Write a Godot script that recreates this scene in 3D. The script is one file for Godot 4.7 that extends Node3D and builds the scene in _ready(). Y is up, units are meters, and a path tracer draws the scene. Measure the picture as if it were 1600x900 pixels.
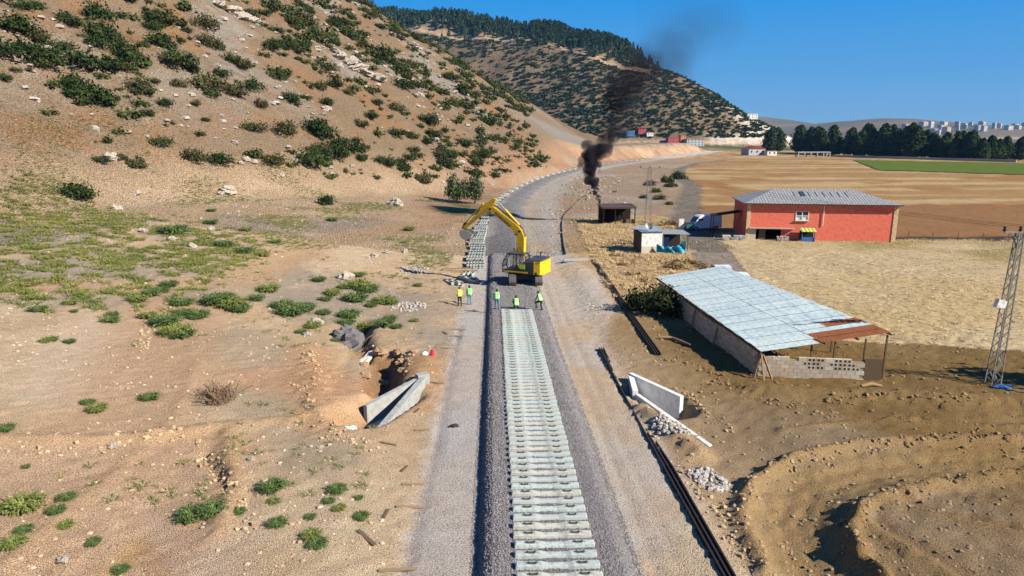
extends Node3D
# A railway being laid below a scrubby hillside, seen from a drone. x is right, s = -z is forward along the track, y is up; the sleepers lie along x = 0.

var rng := RandomNumberGenerator.new()
var taken := {}
var M := {}
var n_low := FastNoiseLite.new()
var n_mid := FastNoiseLite.new()
var n_fine := FastNoiseLite.new()
var near: Patch
var middle: Patch

const RIDGES := [
	[0.60, 25.0, [[-770.2, 1900.0, 401.9], [-332.4, 1650.0, 292.3], [-92.9, 1500.0, 253.1], [107.1, 1350.0, 210.9], [174.6, 1270.0, 182.5], [242.8, 1180.0, 136.7], [308.4, 1100.0, 84.8], [364.3, 1050.0, 46.5], [386.0, 1000.0, 19.9]]],
	[0.20, 200.0, [[1570.8, 5200.0, 181.9], [1958.2, 5200.0, 149.8], [2167.1, 5000.0, 86.6], [2490.4, 4800.0, 31.9]]],
	[0.12, 150.0, [[1665.1, 4300.0, 49.4], [1957.0, 4000.0, 79.4], [2088.5, 3900.0, 98.9], [2204.9, 3850.0, 108.3], [2321.8, 3800.0, 86.7], [2437.9, 3700.0, 64.8], [2849.7, 3600.0, 66.9], [3811.7, 3600.0, 87.0]]],
]
const HILL_BUSHES := [-83.6,126.8,6.64, -80.3,120.9,7.43, -81.9,139.2,4.86, -82.9,151.8,7.91, -77.7,142.1,6.85, -75.0,129.6,8.58, -77.3,123.2,5.43, -72.7,140.9,6.84, -71.2,136.3,4.23, -73.0,122.4,4.89, -69.4,121.2,5.94, -67.3,132.4,4.72, -72.1,119.2,2.65, -68.4,125.4,2.24, -77.0,165.9,7.24, -73.2,156.3,7.55, -73.4,170.6,2.99, -72.9,181.0,6.33, -69.1,172.0,5.30, -67.9,149.3,7.27, -64.6,143.9,3.85, -60.8,141.6,2.54, -61.6,150.6,7.39, -57.8,154.3,5.53, -56.3,162.6,4.36, -64.6,171.4,4.54, -61.4,172.4,5.35, -55.0,178.2,4.76, -58.7,195.1,4.31, -55.5,198.7,5.28, -51.2,145.2,4.60, -46.9,151.4,5.49, -42.3,161.9,6.61, -49.3,167.7,4.52, -48.0,174.3,3.13, -52.5,156.4,3.52, -43.7,178.5,4.02, -47.3,184.7,4.97, -41.3,195.3,3.51, -58.5,120.7,3.83, -53.5,121.8,4.99, -50.8,125.8,5.74, -45.0,136.4,5.62, -40.0,145.7,6.01, -36.9,155.9,6.42, -32.4,161.9,2.97, -27.4,167.5,5.39, -24.0,170.5,3.93, -61.0,105.8,2.40, -59.9,109.7,1.99, -57.8,109.6,2.99, -56.4,91.3,4.61, -31.6,122.7,3.42, -57.7,137.8,1.86, -68.5,238.8,8.35, -63.6,239.0,9.44, -56.3,228.8,10.10, -63.4,286.9,7.57, -55.4,276.1,9.76, -43.5,267.8,11.92, -38.2,272.1,8.51, -37.2,207.0,5.58, -30.0,207.4,6.57, -21.6,217.1,8.88, -16.8,275.6,7.49, -4.5,288.8,9.21, -28.5,188.5,6.01, -24.1,194.5,5.33, -15.5,196.0,7.21, -10.9,216.5,5.96, -7.7,205.4,5.69, -19.8,205.7,5.64, -23.2,185.2,3.39, -1.9,257.8,5.91, -35.4,180.0,4.90, -34.6,190.1,3.44, -63.9,224.9,5.92, -68.9,216.6,5.68, -72.9,201.5,4.39, -19.3,170.3,4.73, -78.8,116.5,2.05, -77.9,119.0,1.57, -78.3,113.3,2.00, -87.4,134.9,1.75, -30.5,266.7,7.19, -23.9,289.2,7.82, -16.1,316.9,8.58, -31.3,234.0,7.37, -81.7,128.7,3.94, -76.5,137.0,4.82, -78.8,130.9,3.45, -76.9,160.8,4.22, -76.4,144.0,3.79, -73.2,148.8,3.28, -71.7,155.9,3.43, -65.2,151.8,4.04, -61.7,158.3,4.23, -67.4,139.1,2.47, -60.2,148.2,3.31, -67.2,155.6,2.75]
const BOULDERS := [-60.7,108.3,2.16, -46.2,116.3,2.79, -48.4,132.0,1.69, -47.1,132.8,1.46, -48.5,129.3,1.18, -51.3,91.0,1.34, -53.6,100.8,1.30, -41.9,78.8,1.03, -37.4,75.8,1.13, -20.8,134.2,2.75, -27.3,234.9,2.97, -51.8,136.4,1.49, -46.8,225.2,6.01, -43.7,223.8,6.79, -38.3,226.3,6.08, -41.1,225.5,5.24, -49.5,223.9,5.17, -73.1,199.6,5.22, -70.4,200.5,5.96, -68.1,202.2,4.61, -50.8,226.0,4.01, -46.8,114.4,1.27, -42.6,133.9,1.48, -34.5,73.9,0.97, -36.7,84.7,0.95, -27.7,250.1,2.25, -74.9,195.6,4.43, -43.0,175.1,2.53, -15.2,49.6,1.05, -17.7,26.6,0.42, -15.2,19.0,0.39, -9.6,28.1,0.28, -10.9,24.4,0.55, -12.1,26.6,0.32, -16.7,67.2,1.66, -16.1,80.3,1.06, -15.1,83.7,0.79, -13.1,85.6,0.97, -16.6,79.1,0.75, -14.9,45.9,0.62]
const WEEDS := [-18.0,21.5,1.44, -17.1,22.4,0.68, -16.9,21.5,0.66, -16.2,20.8,0.60, -12.7,22.2,1.14, -12.0,22.4,1.15, -10.5,24.2,1.09, -10.1,23.2,0.52, -9.5,21.6,0.71, -8.0,24.1,0.84, -8.1,23.2,0.52, -7.6,22.7,0.56, -7.1,23.6,0.39, -6.7,22.2,0.64, -8.5,22.1,0.46, -8.1,20.8,0.73, -7.8,20.3,0.72, -14.9,20.1,0.54, -13.5,19.0,0.55, -16.9,19.4,0.79, -17.1,20.2,0.58, -22.2,26.9,0.80, -21.2,30.9,0.73, -20.3,30.1,1.01, -19.0,32.3,1.02, -11.1,22.4,0.55, -19.8,24.4,0.34, -31.5,47.1,1.07, -32.1,44.7,1.27, -27.9,39.1,0.90, -26.9,39.2,0.75, -28.0,38.7,0.74, -27.3,44.3,1.27, -28.0,45.9,0.96, -30.2,45.3,0.60, -28.4,50.1,1.71, -28.4,52.0,1.68, -28.5,53.8,1.53, -28.9,56.3,1.60, -25.8,46.2,1.32, -25.4,50.6,1.74, -24.2,48.0,1.38, -24.1,45.1,2.16, -22.6,43.2,2.08, -21.9,42.7,1.65, -23.0,47.6,1.83, -23.3,51.8,2.48, -22.1,51.4,2.46, -21.2,50.7,1.94, -23.3,53.1,2.03, -21.2,54.3,1.56, -21.4,58.2,2.00, -18.8,53.2,1.84, -17.6,51.6,2.48, -17.0,53.0,2.04, -15.1,48.3,1.40, -23.0,47.0,0.90, -12.9,45.6,0.71, -12.5,48.0,1.86, -14.8,63.7,2.68, -13.7,62.8,2.16, -14.0,58.4,2.46, -12.4,56.8,1.09, -11.6,58.7,2.26, -11.0,58.8,1.36, -13.4,52.7,2.03, -13.2,50.6,1.47, -11.9,52.3,1.72, -10.3,50.6,1.67, -9.3,50.2,0.97, -10.2,52.8,1.22, -8.2,52.3,0.81, -9.5,66.5,0.89, -15.8,68.9,1.57, -18.6,64.4,1.47, -16.3,59.8,1.72, -16.3,57.1,1.31, -16.1,62.8,1.20, -15.4,52.7,1.22, -14.8,104.9,2.17, -14.2,92.6,0.70, -39.1,79.7,3.71, -38.5,89.1,1.99, -33.5,87.7,1.80, -42.6,99.7,1.48, -26.5,104.9,1.96, -15.5,46.6,0.90, -26.9,73.3,1.66, -28.0,81.5,1.53, -29.0,73.8,2.08, -31.9,76.0,2.14]
const SLOPE_SHRUBS := [54.8,225.1,8.42, 63.5,241.9,9.04, 42.5,186.3,5.24, 51.7,205.0,5.76, 37.9,163.5,4.61, 46.2,210.5,5.12, 37.1,151.1,2.85, 34.8,167.0,3.76, 31.2,186.6,1.75]
const DRY_SCRUB := [15.9,81.2,2.33, 18.1,74.7,4.31, 20.8,77.9,4.49, 21.7,74.5,3.59, 12.7,71.0,2.73, 13.6,67.5,2.60, 13.2,83.7,2.40, 22.4,94.7,3.61, 21.0,105.2,4.00, 28.7,115.7,5.49, 13.1,76.8,2.21]


# ---------------------------------------------------------------- mesh building

class Shape:
	var v := PackedVector3Array()
	var n := PackedVector3Array()
	var c := PackedColorArray()
	var tint := Color(1, 1, 1)

	func tri(a: Vector3, b: Vector3, d: Vector3) -> void:
		var k := (d - a).cross(b - a).normalized()
		for p in [a, b, d]:
			v.append(p); n.append(k); c.append(tint)

	func quad(a: Vector3, b: Vector3, d: Vector3, e: Vector3, out: Vector3) -> void:
		if (d - a).cross(b - a).dot(out) >= 0.0:
			tri(a, b, d); tri(a, d, e)
		else:
			tri(a, d, b); tri(a, e, d)

	func box(at: Vector3, size: Vector3, t := Basis()) -> Shape:
		var h := size / 2.0
		for ax in 3:
			for sg in [-1.0, 1.0]:
				var o := Vector3.ZERO; o[ax] = sg * h[ax]
				var p := Vector3.ZERO; p[(ax + 1) % 3] = h[(ax + 1) % 3]
				var q := Vector3.ZERO; q[(ax + 2) % 3] = h[(ax + 2) % 3]
				quad(at + t * (o - p - q), at + t * (o + p - q), at + t * (o + p + q), at + t * (o - p + q), t * o)
		return self

	func bar(a: Vector3, b: Vector3, w: float, h: float, upward := Vector3.UP) -> Shape:
		var z := (b - a).normalized()
		if absf(z.dot(upward)) > 0.98:
			upward = Vector3.RIGHT
		var x := upward.cross(z).normalized()
		return box((a + b) / 2.0, Vector3(w, h, a.distance_to(b)), Basis(x, z.cross(x), z))

	func tube(pts: Array, radii: Array, sides := 8, caps := true) -> Shape:
		var rings := []
		for i in pts.size():
			var d: Vector3 = (pts[mini(i + 1, pts.size() - 1)] - pts[maxi(i - 1, 0)]).normalized()
			var x := d.cross(Vector3.UP if absf(d.y) < 0.95 else Vector3.RIGHT).normalized()
			var y := d.cross(x)
			var ring := []
			for k in sides:
				var o := x * cos(TAU * k / sides) + y * sin(TAU * k / sides)
				ring.append([pts[i] + o * float(radii[mini(i, radii.size() - 1)]), o])
			rings.append(ring)
		for i in pts.size() - 1:
			for k in sides:
				var a: Array = rings[i][k]; var b: Array = rings[i][(k + 1) % sides]
				var d: Array = rings[i + 1][(k + 1) % sides]; var e: Array = rings[i + 1][k]
				var f := (d[0] - a[0] as Vector3).cross(b[0] - a[0]).dot(a[1] + d[1]) >= 0.0
				for q in ([a, b, d, a, d, e] if f else [a, d, b, a, e, d]):
					v.append(q[0]); n.append(q[1]); c.append(tint)
		if caps:
			for i in [0, pts.size() - 1]:
				var out: Vector3 = (pts[0] - pts[1]) if i == 0 else (pts[i] - pts[i - 1])
				for k in range(1, sides - 1):
					quad(rings[i][0][0], rings[i][k][0], rings[i][k + 1][0], rings[i][0][0], out)
		return self

	func prism(poly: PackedVector2Array, t: Transform3D, depth: float) -> Shape:
		# poly in the local xy plane, depth along local z, centred
		var idx := Geometry2D.triangulate_polygon(poly)
		var mid := Vector2.ZERO
		for p in poly: mid += p / poly.size()
		for sg in [-0.5, 0.5]:
			for i in range(0, idx.size(), 3):
				var a := t * Vector3(poly[idx[i]].x, poly[idx[i]].y, sg * depth)
				var b := t * Vector3(poly[idx[i + 1]].x, poly[idx[i + 1]].y, sg * depth)
				var d := t * Vector3(poly[idx[i + 2]].x, poly[idx[i + 2]].y, sg * depth)
				if (d - a).cross(b - a).dot(t.basis.z * sg) >= 0.0: tri(a, b, d)
				else: tri(a, d, b)
		var ccw := not Geometry2D.is_polygon_clockwise(poly)
		for i in poly.size():
			var p := poly[i]; var q := poly[(i + 1) % poly.size()]
			var o := Vector2(q.y - p.y, p.x - q.x) * (1.0 if ccw else -1.0)
			quad(t * Vector3(p.x, p.y, -depth / 2), t * Vector3(q.x, q.y, -depth / 2), t * Vector3(q.x, q.y, depth / 2), t * Vector3(p.x, p.y, depth / 2), t.basis * Vector3(o.x, o.y, 0))
		return self

	func sheet(a: Vector3, b: Vector3, d: Vector3, e: Vector3, waves: int, amp: float, thick := 0.004) -> Shape:
		# corrugated sheet: a-b is the edge along which the waves follow one another, b-d the direction of the ribs
		var k := waves * 4
		var up := (b - a).cross(e - a).normalized()
		if up.y < 0: up = -up
		var old := []
		for i in k + 1:
			var f := float(i) / k
			var w := amp * sin(TAU * waves * f)
			var nn := (up - (b - a).normalized() * amp * TAU * waves / a.distance_to(b) * cos(TAU * waves * f)).normalized()
			var now := [a.lerp(b, f) + up * w, e.lerp(d, f) + up * w, nn]
			if i:
				for side in [1.0, -1.0]:
					var o: Vector3 = -up * thick if side < 0 else Vector3.ZERO
					var l := [[old[0] + o, old[2] * side], [now[0] + o, now[2] * side], [now[1] + o, now[2] * side], [old[1] + o, old[2] * side]]
					var f2 := (l[2][0] - l[0][0] as Vector3).cross(l[1][0] - l[0][0]).dot(up * side) >= 0.0
					for q in ([0, 1, 2, 0, 2, 3] if f2 else [0, 2, 1, 0, 3, 2]):
						v.append(l[q][0]); n.append(l[q][1]); c.append(tint)
			old = now
		return self

	func quad_pane(p: Array, thick: float) -> Shape:
		var k := (p[1] - p[0] as Vector3).cross(p[2] - p[0]).normalized() * thick / 2.0
		quad(p[0] + k, p[1] + k, p[2] + k, p[3] + k, k)
		quad(p[0] - k, p[1] - k, p[2] - k, p[3] - k, -k)
		for i in 4:
			var j := (i + 1) % 4
			quad(p[i] - k, p[j] - k, p[j] + k, p[i] + k, (p[i] + p[j]) / 2.0 - (p[0] + p[1] + p[2] + p[3]) / 4.0)
		return self

	func add(o: Shape, t: Transform3D) -> Shape:
		for i in o.v.size():
			v.append(t * o.v[i]); n.append((t.basis * o.n[i]).normalized()); c.append(o.c[i] * tint)
		return self

	func mesh(m: Material, colored := false) -> ArrayMesh:
		var a := []
		a.resize(Mesh.ARRAY_MAX)
		a[Mesh.ARRAY_VERTEX] = v
		a[Mesh.ARRAY_NORMAL] = n
		if colored: a[Mesh.ARRAY_COLOR] = c
		var r := ArrayMesh.new()
		r.add_surface_from_arrays(Mesh.PRIMITIVE_TRIANGLES, a)
		r.surface_set_material(0, m)
		return r


func numbered(called: String) -> String:
	var k: int = taken.get(called, 0)
	taken[called] = k + 1
	return called if k == 0 else "%s_%03d" % [called, k]


func tag(o: Node, label: String, category := "", group := "", kind := "") -> Node:
	if label: o.set_meta("label", label)
	if category: o.set_meta("category", category)
	if group: o.set_meta("group", group)
	if kind: o.set_meta("kind", kind)
	return o


func thing(called: String, label: String, category: String, at := Vector3.ZERO, turn := 0.0, group := "") -> Node3D:
	var o := Node3D.new()
	o.name = numbered(called)
	add_child(o)
	o.position = at
	o.rotation.y = turn
	return tag(o, label, category, group)


func put(called: String, sh, m: Material, parent: Node = self, colored := false) -> MeshInstance3D:
	var o := MeshInstance3D.new()
	o.mesh = sh.mesh(m, colored) if sh is Shape else sh
	if not sh is Shape and m: o.material_override = m
	o.name = numbered(called) if parent == self else called
	parent.add_child(o, true)
	return o


func copy_of(o: Node3D, at: Vector3, turn := 0.0, label := "", group := "") -> Node3D:
	var base: String = o.get_meta("base_name")
	var r: Node3D = o.duplicate()
	r.name = numbered(base)
	add_child(r)
	r.position = at
	r.rotation = Vector3(0, turn, 0)
	if label: r.set_meta("label", label)
	if group: r.set_meta("group", group)
	return r


func scatter(called: String, m: Mesh, places: Array, tints: PackedColorArray, label: String, category: String) -> void:
	if places.is_empty(): return
	var b := PackedFloat32Array()
	b.resize(places.size() * 16)
	var k := 0
	for i in places.size():
		var t: Transform3D = places[i]
		for r in 3:
			b[k] = t.basis.x[r]; b[k + 1] = t.basis.y[r]; b[k + 2] = t.basis.z[r]; b[k + 3] = t.origin[r]
			k += 4
		var q := tints[i]
		b[k] = q.r; b[k + 1] = q.g; b[k + 2] = q.b; b[k + 3] = 1.0
		k += 4
	var mm := MultiMesh.new()
	mm.transform_format = MultiMesh.TRANSFORM_3D
	mm.use_colors = true
	mm.mesh = m
	mm.instance_count = places.size()
	mm.buffer = b
	var o := MultiMeshInstance3D.new()
	o.multimesh = mm
	o.name = numbered(called)
	add_child(o)
	tag(o, label, category, "", "stuff")


# ---------------------------------------------------------------- materials

func noise_tex(kind: int, freq: float, oct: int, lo: float, hi: float, sd: int, size := 512, mid := -1.0) -> NoiseTexture2D:
	var f := FastNoiseLite.new()
	f.noise_type = kind
	f.frequency = freq
	f.fractal_octaves = oct
	f.seed = sd
	var t := NoiseTexture2D.new()
	t.width = size; t.height = size
	t.seamless = true
	t.noise = f
	var g := Gradient.new()
	g.set_color(0, Color(lo, lo, lo)); g.set_color(1, Color(hi, hi, hi))
	if mid >= 0: g.add_point(0.5, Color(mid, mid, mid))
	t.color_ramp = g
	return t


func mat(c: Color, rough := 0.8, metal := 0.0, tex: Texture2D = null, scale := 1.0, bump := 0.0) -> StandardMaterial3D:
	var m := StandardMaterial3D.new()
	m.albedo_color = c.linear_to_srgb()
	m.roughness = rough
	m.metallic = metal
	if rough > 0.84: m.metallic_specular = 0.15
	if tex:
		m.albedo_texture = tex
		m.uv1_triplanar = true
		m.uv1_scale = Vector3.ONE * scale
		if bump > 0:
			m.heightmap_enabled = true
			m.heightmap_texture = tex
			m.heightmap_scale = bump
	return m


func vmat(rough := 0.9, tex: Texture2D = null, scale := Vector3.ONE, bump := 0.0, world := true) -> StandardMaterial3D:
	var m := StandardMaterial3D.new()
	m.vertex_color_use_as_albedo = true
	m.roughness = rough
	m.metallic_specular = 0.1
	if tex:
		m.albedo_texture = tex
		m.uv1_triplanar = true
		m.uv1_world_triplanar = world
		m.uv1_scale = scale
		if bump > 0:
			m.heightmap_enabled = true
			m.heightmap_texture = tex
			m.heightmap_scale = bump
	return m


func detail(m: StandardMaterial3D, tex: Texture2D, scale: Vector3) -> void:
	m.detail_enabled = true
	m.detail_blend_mode = BaseMaterial3D.BLEND_MODE_MUL
	m.detail_albedo = tex
	m.detail_uv_layer = BaseMaterial3D.DETAIL_UV_2
	m.uv2_triplanar = true
	m.uv2_world_triplanar = true
	m.uv2_scale = scale


func make_materials() -> void:
	var S := FastNoiseLite.TYPE_SIMPLEX_SMOOTH
	var fine := noise_tex(S, 0.05, 5, 0.62, 1.0, 3, 1024, 0.86)
	var grain := noise_tex(S, 0.07, 5, 0.20, 1.0, 4, 1024, 0.74)
	var blotch := noise_tex(S, 0.012, 4, 0.70, 1.0, 8, 512, 0.90)
	var pebble := noise_tex(FastNoiseLite.TYPE_CELLULAR, 0.06, 2, 1.0, 0.55, 5, 1024, 0.90)
	var rustn := noise_tex(S, 0.03, 5, 0.35, 1.0, 11, 512, 0.85)
	M.fine = fine; M.blotch = blotch; M.pebble = pebble
	M.earth = vmat(0.95, grain, Vector3.ONE * 0.30, 9.0)
	detail(M.earth, pebble, Vector3.ONE * 0.21)
	M.slope = vmat(0.95, grain, Vector3.ONE * 0.055, 55.0)
	detail(M.slope, pebble, Vector3.ONE * 0.035)
	M.field = vmat(0.95, noise_tex(S, 0.03, 4, 0.50, 1.0, 21, 1024, 0.84), Vector3(0.035, 0.2, 0.30), 0.0)
	detail(M.field, fine, Vector3(0.16, 0.3, 0.45))
	M.far = vmat(0.95, noise_tex(S, 0.02, 5, 0.55, 1.0, 31, 512, 0.85), Vector3.ONE * 0.012)
	M.stone = vmat(0.9, fine, Vector3.ONE * 1.2, 0.0, false)
	M.rock = mat(Color(0.46, 0.41, 0.355), 0.95, 0.0, rustn, 0.5, 6.0)
	M.leaf = vmat(0.65); M.leaf.backlight_enabled = true; M.leaf.backlight = Color(0.2, 0.2, 0.14)
	M.needle = vmat(0.75)
	M.bark = mat(Color(0.11, 0.08, 0.055), 0.95, 0.0, rustn, 1.5, 2.0)
	M.concrete = mat(Color(0.31, 0.325, 0.325), 0.85, 0.0, noise_tex(S, 0.012, 5, 0.75, 1.0, 14, 512, 0.93), 0.4)
	M.sleeper = [mat(Color(0.39, 0.46, 0.45), 0.8, 0.0, blotch, 0.9, 0.0), mat(Color(0.37, 0.43, 0.42), 0.8, 0.0, blotch, 0.7), mat(Color(0.42, 0.48, 0.47), 0.8, 0.0, fine, 1.1), mat(Color(0.41, 0.43, 0.39), 0.8, 0.0, blotch, 0.6)]
	M.white_wall = mat(Color(0.60, 0.61, 0.61), 0.85, 0.0, noise_tex(S, 0.012, 5, 0.8, 1.0, 17, 512, 0.97), 0.3)
	M.black_iron = mat(Color(0.028, 0.027, 0.028), 0.55, 0.4)
	M.clip_iron = mat(Color(0.075, 0.068, 0.062), 0.65, 0.3)
	M.rubber = mat(Color(0.02, 0.02, 0.022), 0.8)
	M.rail = mat(Color(0.075, 0.045, 0.032), 0.6, 0.5, rustn, 2.0)
	M.steel = mat(Color(0.45, 0.46, 0.48), 0.4, 0.8)
	M.galvanised = mat(Color(0.36, 0.37, 0.38), 0.55, 0.6)
	M.mast = mat(Color(0.17, 0.17, 0.16), 0.7, 0.2)
	M.yellow = mat(Color(0.80, 0.50, 0.012), 0.38, 0.0, blotch, 0.6)
	M.yellow.clearcoat_enabled = true; M.yellow.clearcoat = 0.3; M.yellow.clearcoat_roughness = 0.3
	M.machine_grey = mat(Color(0.045, 0.05, 0.052), 0.5, 0.0, blotch, 0.8)
	M.track_steel = mat(Color(0.19, 0.18, 0.175), 0.6, 0.5, rustn, 1.3)
	M.bucket = mat(Color(0.60, 0.57, 0.50), 0.6, 0.0, rustn, 1.0)
	M.lime = mat(Color(0.42, 0.55, 0.03), 0.5)
	M.glass = mat(Color(0.55, 0.65, 0.68, 0.25), 0.03); M.glass.albedo_color.a = 0.25
	M.glass.transparency = BaseMaterial3D.TRANSPARENCY_ALPHA
	M.dark_glass = mat(Color(0.03, 0.04, 0.05), 0.08)
	M.wood = mat(Color(0.36, 0.25, 0.15), 0.9, 0.0, noise_tex(S, 0.05, 4, 0.6, 1.0, 41, 512), 2.0)
	M.old_wood = mat(Color(0.17, 0.125, 0.085), 0.9, 0.0, rustn, 2.0)
	M.zinc = []
	for k in 4:
		M.zinc.append(mat([Color(0.42, 0.52, 0.55), Color(0.39, 0.49, 0.53), Color(0.46, 0.55, 0.57), Color(0.41, 0.51, 0.55)][k], 0.5, 0.1, blotch, 0.35 + 0.1 * k))
	M.rust_sheet = mat(Color(0.27, 0.105, 0.055), 0.85, 0.1, rustn, 0.7)
	M.block = []
	for k in 4:
		M.block.append(mat([Color(0.56, 0.50, 0.41), Color(0.48, 0.425, 0.34), Color(0.60, 0.55, 0.46), Color(0.52, 0.44, 0.34)][k], 0.95, 0.0, fine, 1.5, 0.6))
	M.mortar = mat(Color(0.26, 0.23, 0.19), 0.95)
	M.red_wall = mat(Color(0.66, 0.165, 0.115), 0.9, 0.0, noise_tex(S, 0.015, 5, 0.88, 1.0, 51, 512, 0.97), 0.2)
	M.cream = mat(Color(0.66, 0.50, 0.30), 0.9, 0.0, blotch, 0.5)
	M.roof_metal = mat(Color(0.285, 0.295, 0.30), 0.6, 0.0, blotch, 0.3)
	M.shade_black = mat(Color(0.025, 0.023, 0.022), 0.95)  # near-black colour standing in for the shade inside hollows and open rooms
	M.white_paint = mat(Color(0.74, 0.75, 0.76), 0.35, 0.0, blotch, 0.4)
	M.van_paint = mat(Color(0.60, 0.64, 0.72), 0.3); M.van_paint.clearcoat_enabled = true; M.van_paint.clearcoat = 0.6
	M.tarp = mat(Color(0.03, 0.42, 0.62), 0.5, 0.0, blotch, 0.9)
	M.blue = mat(Color(0.03, 0.14, 0.40), 0.6, 0.0, blotch, 1.0)
	M.char = mat(Color(0.035, 0.028, 0.025), 0.95, 0.0, rustn, 1.0)
	M.dark_roof = mat(Color(0.085, 0.04, 0.035), 0.8, 0.0, rustn, 0.6)
	M.red_roof = mat(Color(0.25, 0.06, 0.045), 0.85, 0.0, blotch, 0.2)
	M.pink_wall = mat(Color(0.42, 0.08, 0.10), 0.9, 0.0, blotch, 0.2)
	M.grey_wall = mat(Color(0.42, 0.46, 0.50), 0.9, 0.0, blotch, 0.2)
	M.orange_wall = mat(Color(0.55, 0.25, 0.14), 0.9, 0.0, blotch, 0.2)
	M.city = []
	for k in 4:
		M.city.append(mat([Color(0.46, 0.44, 0.42), Color(0.40, 0.37, 0.34), Color(0.50, 0.48, 0.47), Color(0.42, 0.35, 0.30)][k], 0.9))
	M.city_roof = mat(Color(0.30, 0.17, 0.13), 0.9)
	M.skin = mat(Color(0.36, 0.19, 0.12), 0.6)
	M.vest = mat(Color(0.22, 0.72, 0.16), 0.7); M.vest_orange = mat(Color(0.72, 0.62, 0.04), 0.7)
	M.band = mat(Color(0.72, 0.74, 0.72), 0.4)
	M.hair = mat(Color(0.02, 0.016, 0.013), 0.8)
	M.body = vmat(0.85)
	M.red_plastic = mat(Color(0.60, 0.02, 0.05), 0.45)
	M.white_cloth = mat(Color(0.75, 0.75, 0.74), 0.9)
	M.letter = mat(Color(0.02, 0.02, 0.02), 0.6)


# ---------------------------------------------------------------- terrain

var road_cut := []

func cut_d(x: float, s: float) -> float:
	var best := 1e9
	for k in road_cut.size() - 1:
		var p := Vector2(x, s)
		best = minf(best, p.distance_to(Geometry2D.get_closest_point_to_segment(p, Vector2(road_cut[k][0], road_cut[k][1]), Vector2(road_cut[k + 1][0], road_cut[k + 1][1]))))
	return best

func sm(a: float, b: float, x: float) -> float:
	var t := clampf((x - a) / (b - a), 0.0, 1.0)
	return t * t * (3.0 - 2.0 * t)


func track_y(s: float) -> float:      # top of the laid sleepers
	var t := clampf(s - 50.0, 0.0, 28.0)
	return 2.304 - 0.036 * s if s < 50.0 else 0.504 - 0.036 * t + 0.036 * t * t / 56.0


func track_x(s: float) -> float:      # centre of the line
	var a := maxf(s - 95.0, 0.0)
	return a * a * 0.00082 if a < 330.0 else 330.0 * 330.0 * 0.00082 + (a - 330.0) * 330.0 * 2.0 * 0.00082 * 0.9


func ridges(x: float, s: float, which := -1) -> float:
	var best := -50.0
	for ri in RIDGES.size():
		if which >= 0 and ri != which: continue
		var rd: Array = RIDGES[ri]
		var pts: Array = rd[2]
		for i in pts.size() - 1:
			var p: Array = pts[i]; var q: Array = pts[i + 1]
			var dx: float = q[0] - p[0]; var ds: float = q[1] - p[1]
			var t := clampf(((x - p[0]) * dx + (s - p[1]) * ds) / (dx * dx + ds * ds), 0.0, 1.0)
			var ex: float = x - p[0] - t * dx; var es: float = s - p[1] - t * ds
			best = maxf(best, lerpf(p[2], q[2], t) - rd[0] * (sqrt(ex * ex + es * es + rd[1] * rd[1]) - rd[1]))
	return best


func hill_w(x: float, s: float) -> float:   # how far up the near hillside a spot lies
	var toe := 58.0 - 38.0 * sm(80, 240, s)
	return maxf(-(x - 0.23 * maxf(s - 95.0, 0.0)) - toe + 6.0, 0.0)


func ground(x: float, s: float) -> float:
	var u := x - track_x(s)
	var v := -u
	var y0 := track_y(s)
	var au := absf(u)
	var form := y0 - 0.55
	var g := form
	if u < -4.6:
		var toe := 58.0 - 38.0 * sm(80, 240, s)
		var left := y0 - 0.25 + minf(0.13 * maxf(v - 11.0, 0.0), 0.13 * maxf(toe - 11.0, 0.0))
		var w := hill_w(x, s)
		if w > 0.0:
			w = w * w / (w + 14.0)
			var crest := 400.0 * (1.0 - 0.97 * sm(300, 600, s))
			left += crest * (1.0 - exp(-0.75 * w / crest))
			left += n_mid.get_noise_2d(x * 0.28, s * 0.28) * minf(w * 0.06, 2.6)
		left += 7.0 * sm(7, 24, v) * sm(300, 360, s) * (1.0 - sm(650, 760, s))
		left += n_mid.get_noise_2d(x, s) * 0.15 * sm(5, 12, v)
		g = form + (left - form) * sm(4.6, 8.0, v)
	elif u > 5.0:
		var right := 0.4 * y0 - 0.5 * sm(60, 120, s)
		right += n_mid.get_noise_2d(x, s) * 0.20 * sm(6, 12, u)
		g = form + (right - form) * sm(5.0, 8.0, u)
	if au < 2.9 and s < 420.0:
		g = maxf(g, y0 - 0.125 - 0.45 * sm(2.05, 2.6, au))
	if s > 420.0:
		var far := ridges(x, s)
		if far > -40.0 and far > g - 30.0:
			far += n_mid.get_noise_2d(x * 0.05, s * 0.05) * clampf((far - 4.0) * 0.12, 0.0, 14.0 if s < 2000.0 else 3.0)
			g = maxf(g, far)
	return g


class Patch:
	var x0 := 0.0
	var s0 := 0.0
	var res := 1.0
	var gain := 1.0      # evens out the mean of the grain textures, which lies below white
	var nx := 0
	var ns := 0
	var h := PackedFloat32Array()
	var c := PackedColorArray()
	func has(x: float, s: float) -> bool:
		return x > x0 and s > s0 and x < x0 + (nx - 1) * res and s < s0 + (ns - 1) * res
	func at(x: float, s: float) -> float:
		var fx := (x - x0) / res; var fs := (s - s0) / res
		var i := int(fx); var j := int(fs)
		fx -= i; fs -= j
		var k := j * nx + i
		return lerpf(lerpf(h[k], h[k + 1], fx), lerpf(h[k + nx], h[k + nx + 1], fx), fs)


func gy(x: float, s: float) -> float:
	if near and near.has(x, s): return near.at(x, s)
	if middle and middle.has(x, s): return middle.at(x, s)
	return ground(x, s)


func on(x: float, s: float, lift := 0.0) -> Vector3:
	return Vector3(x, gy(x, s) + lift, -s)


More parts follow.
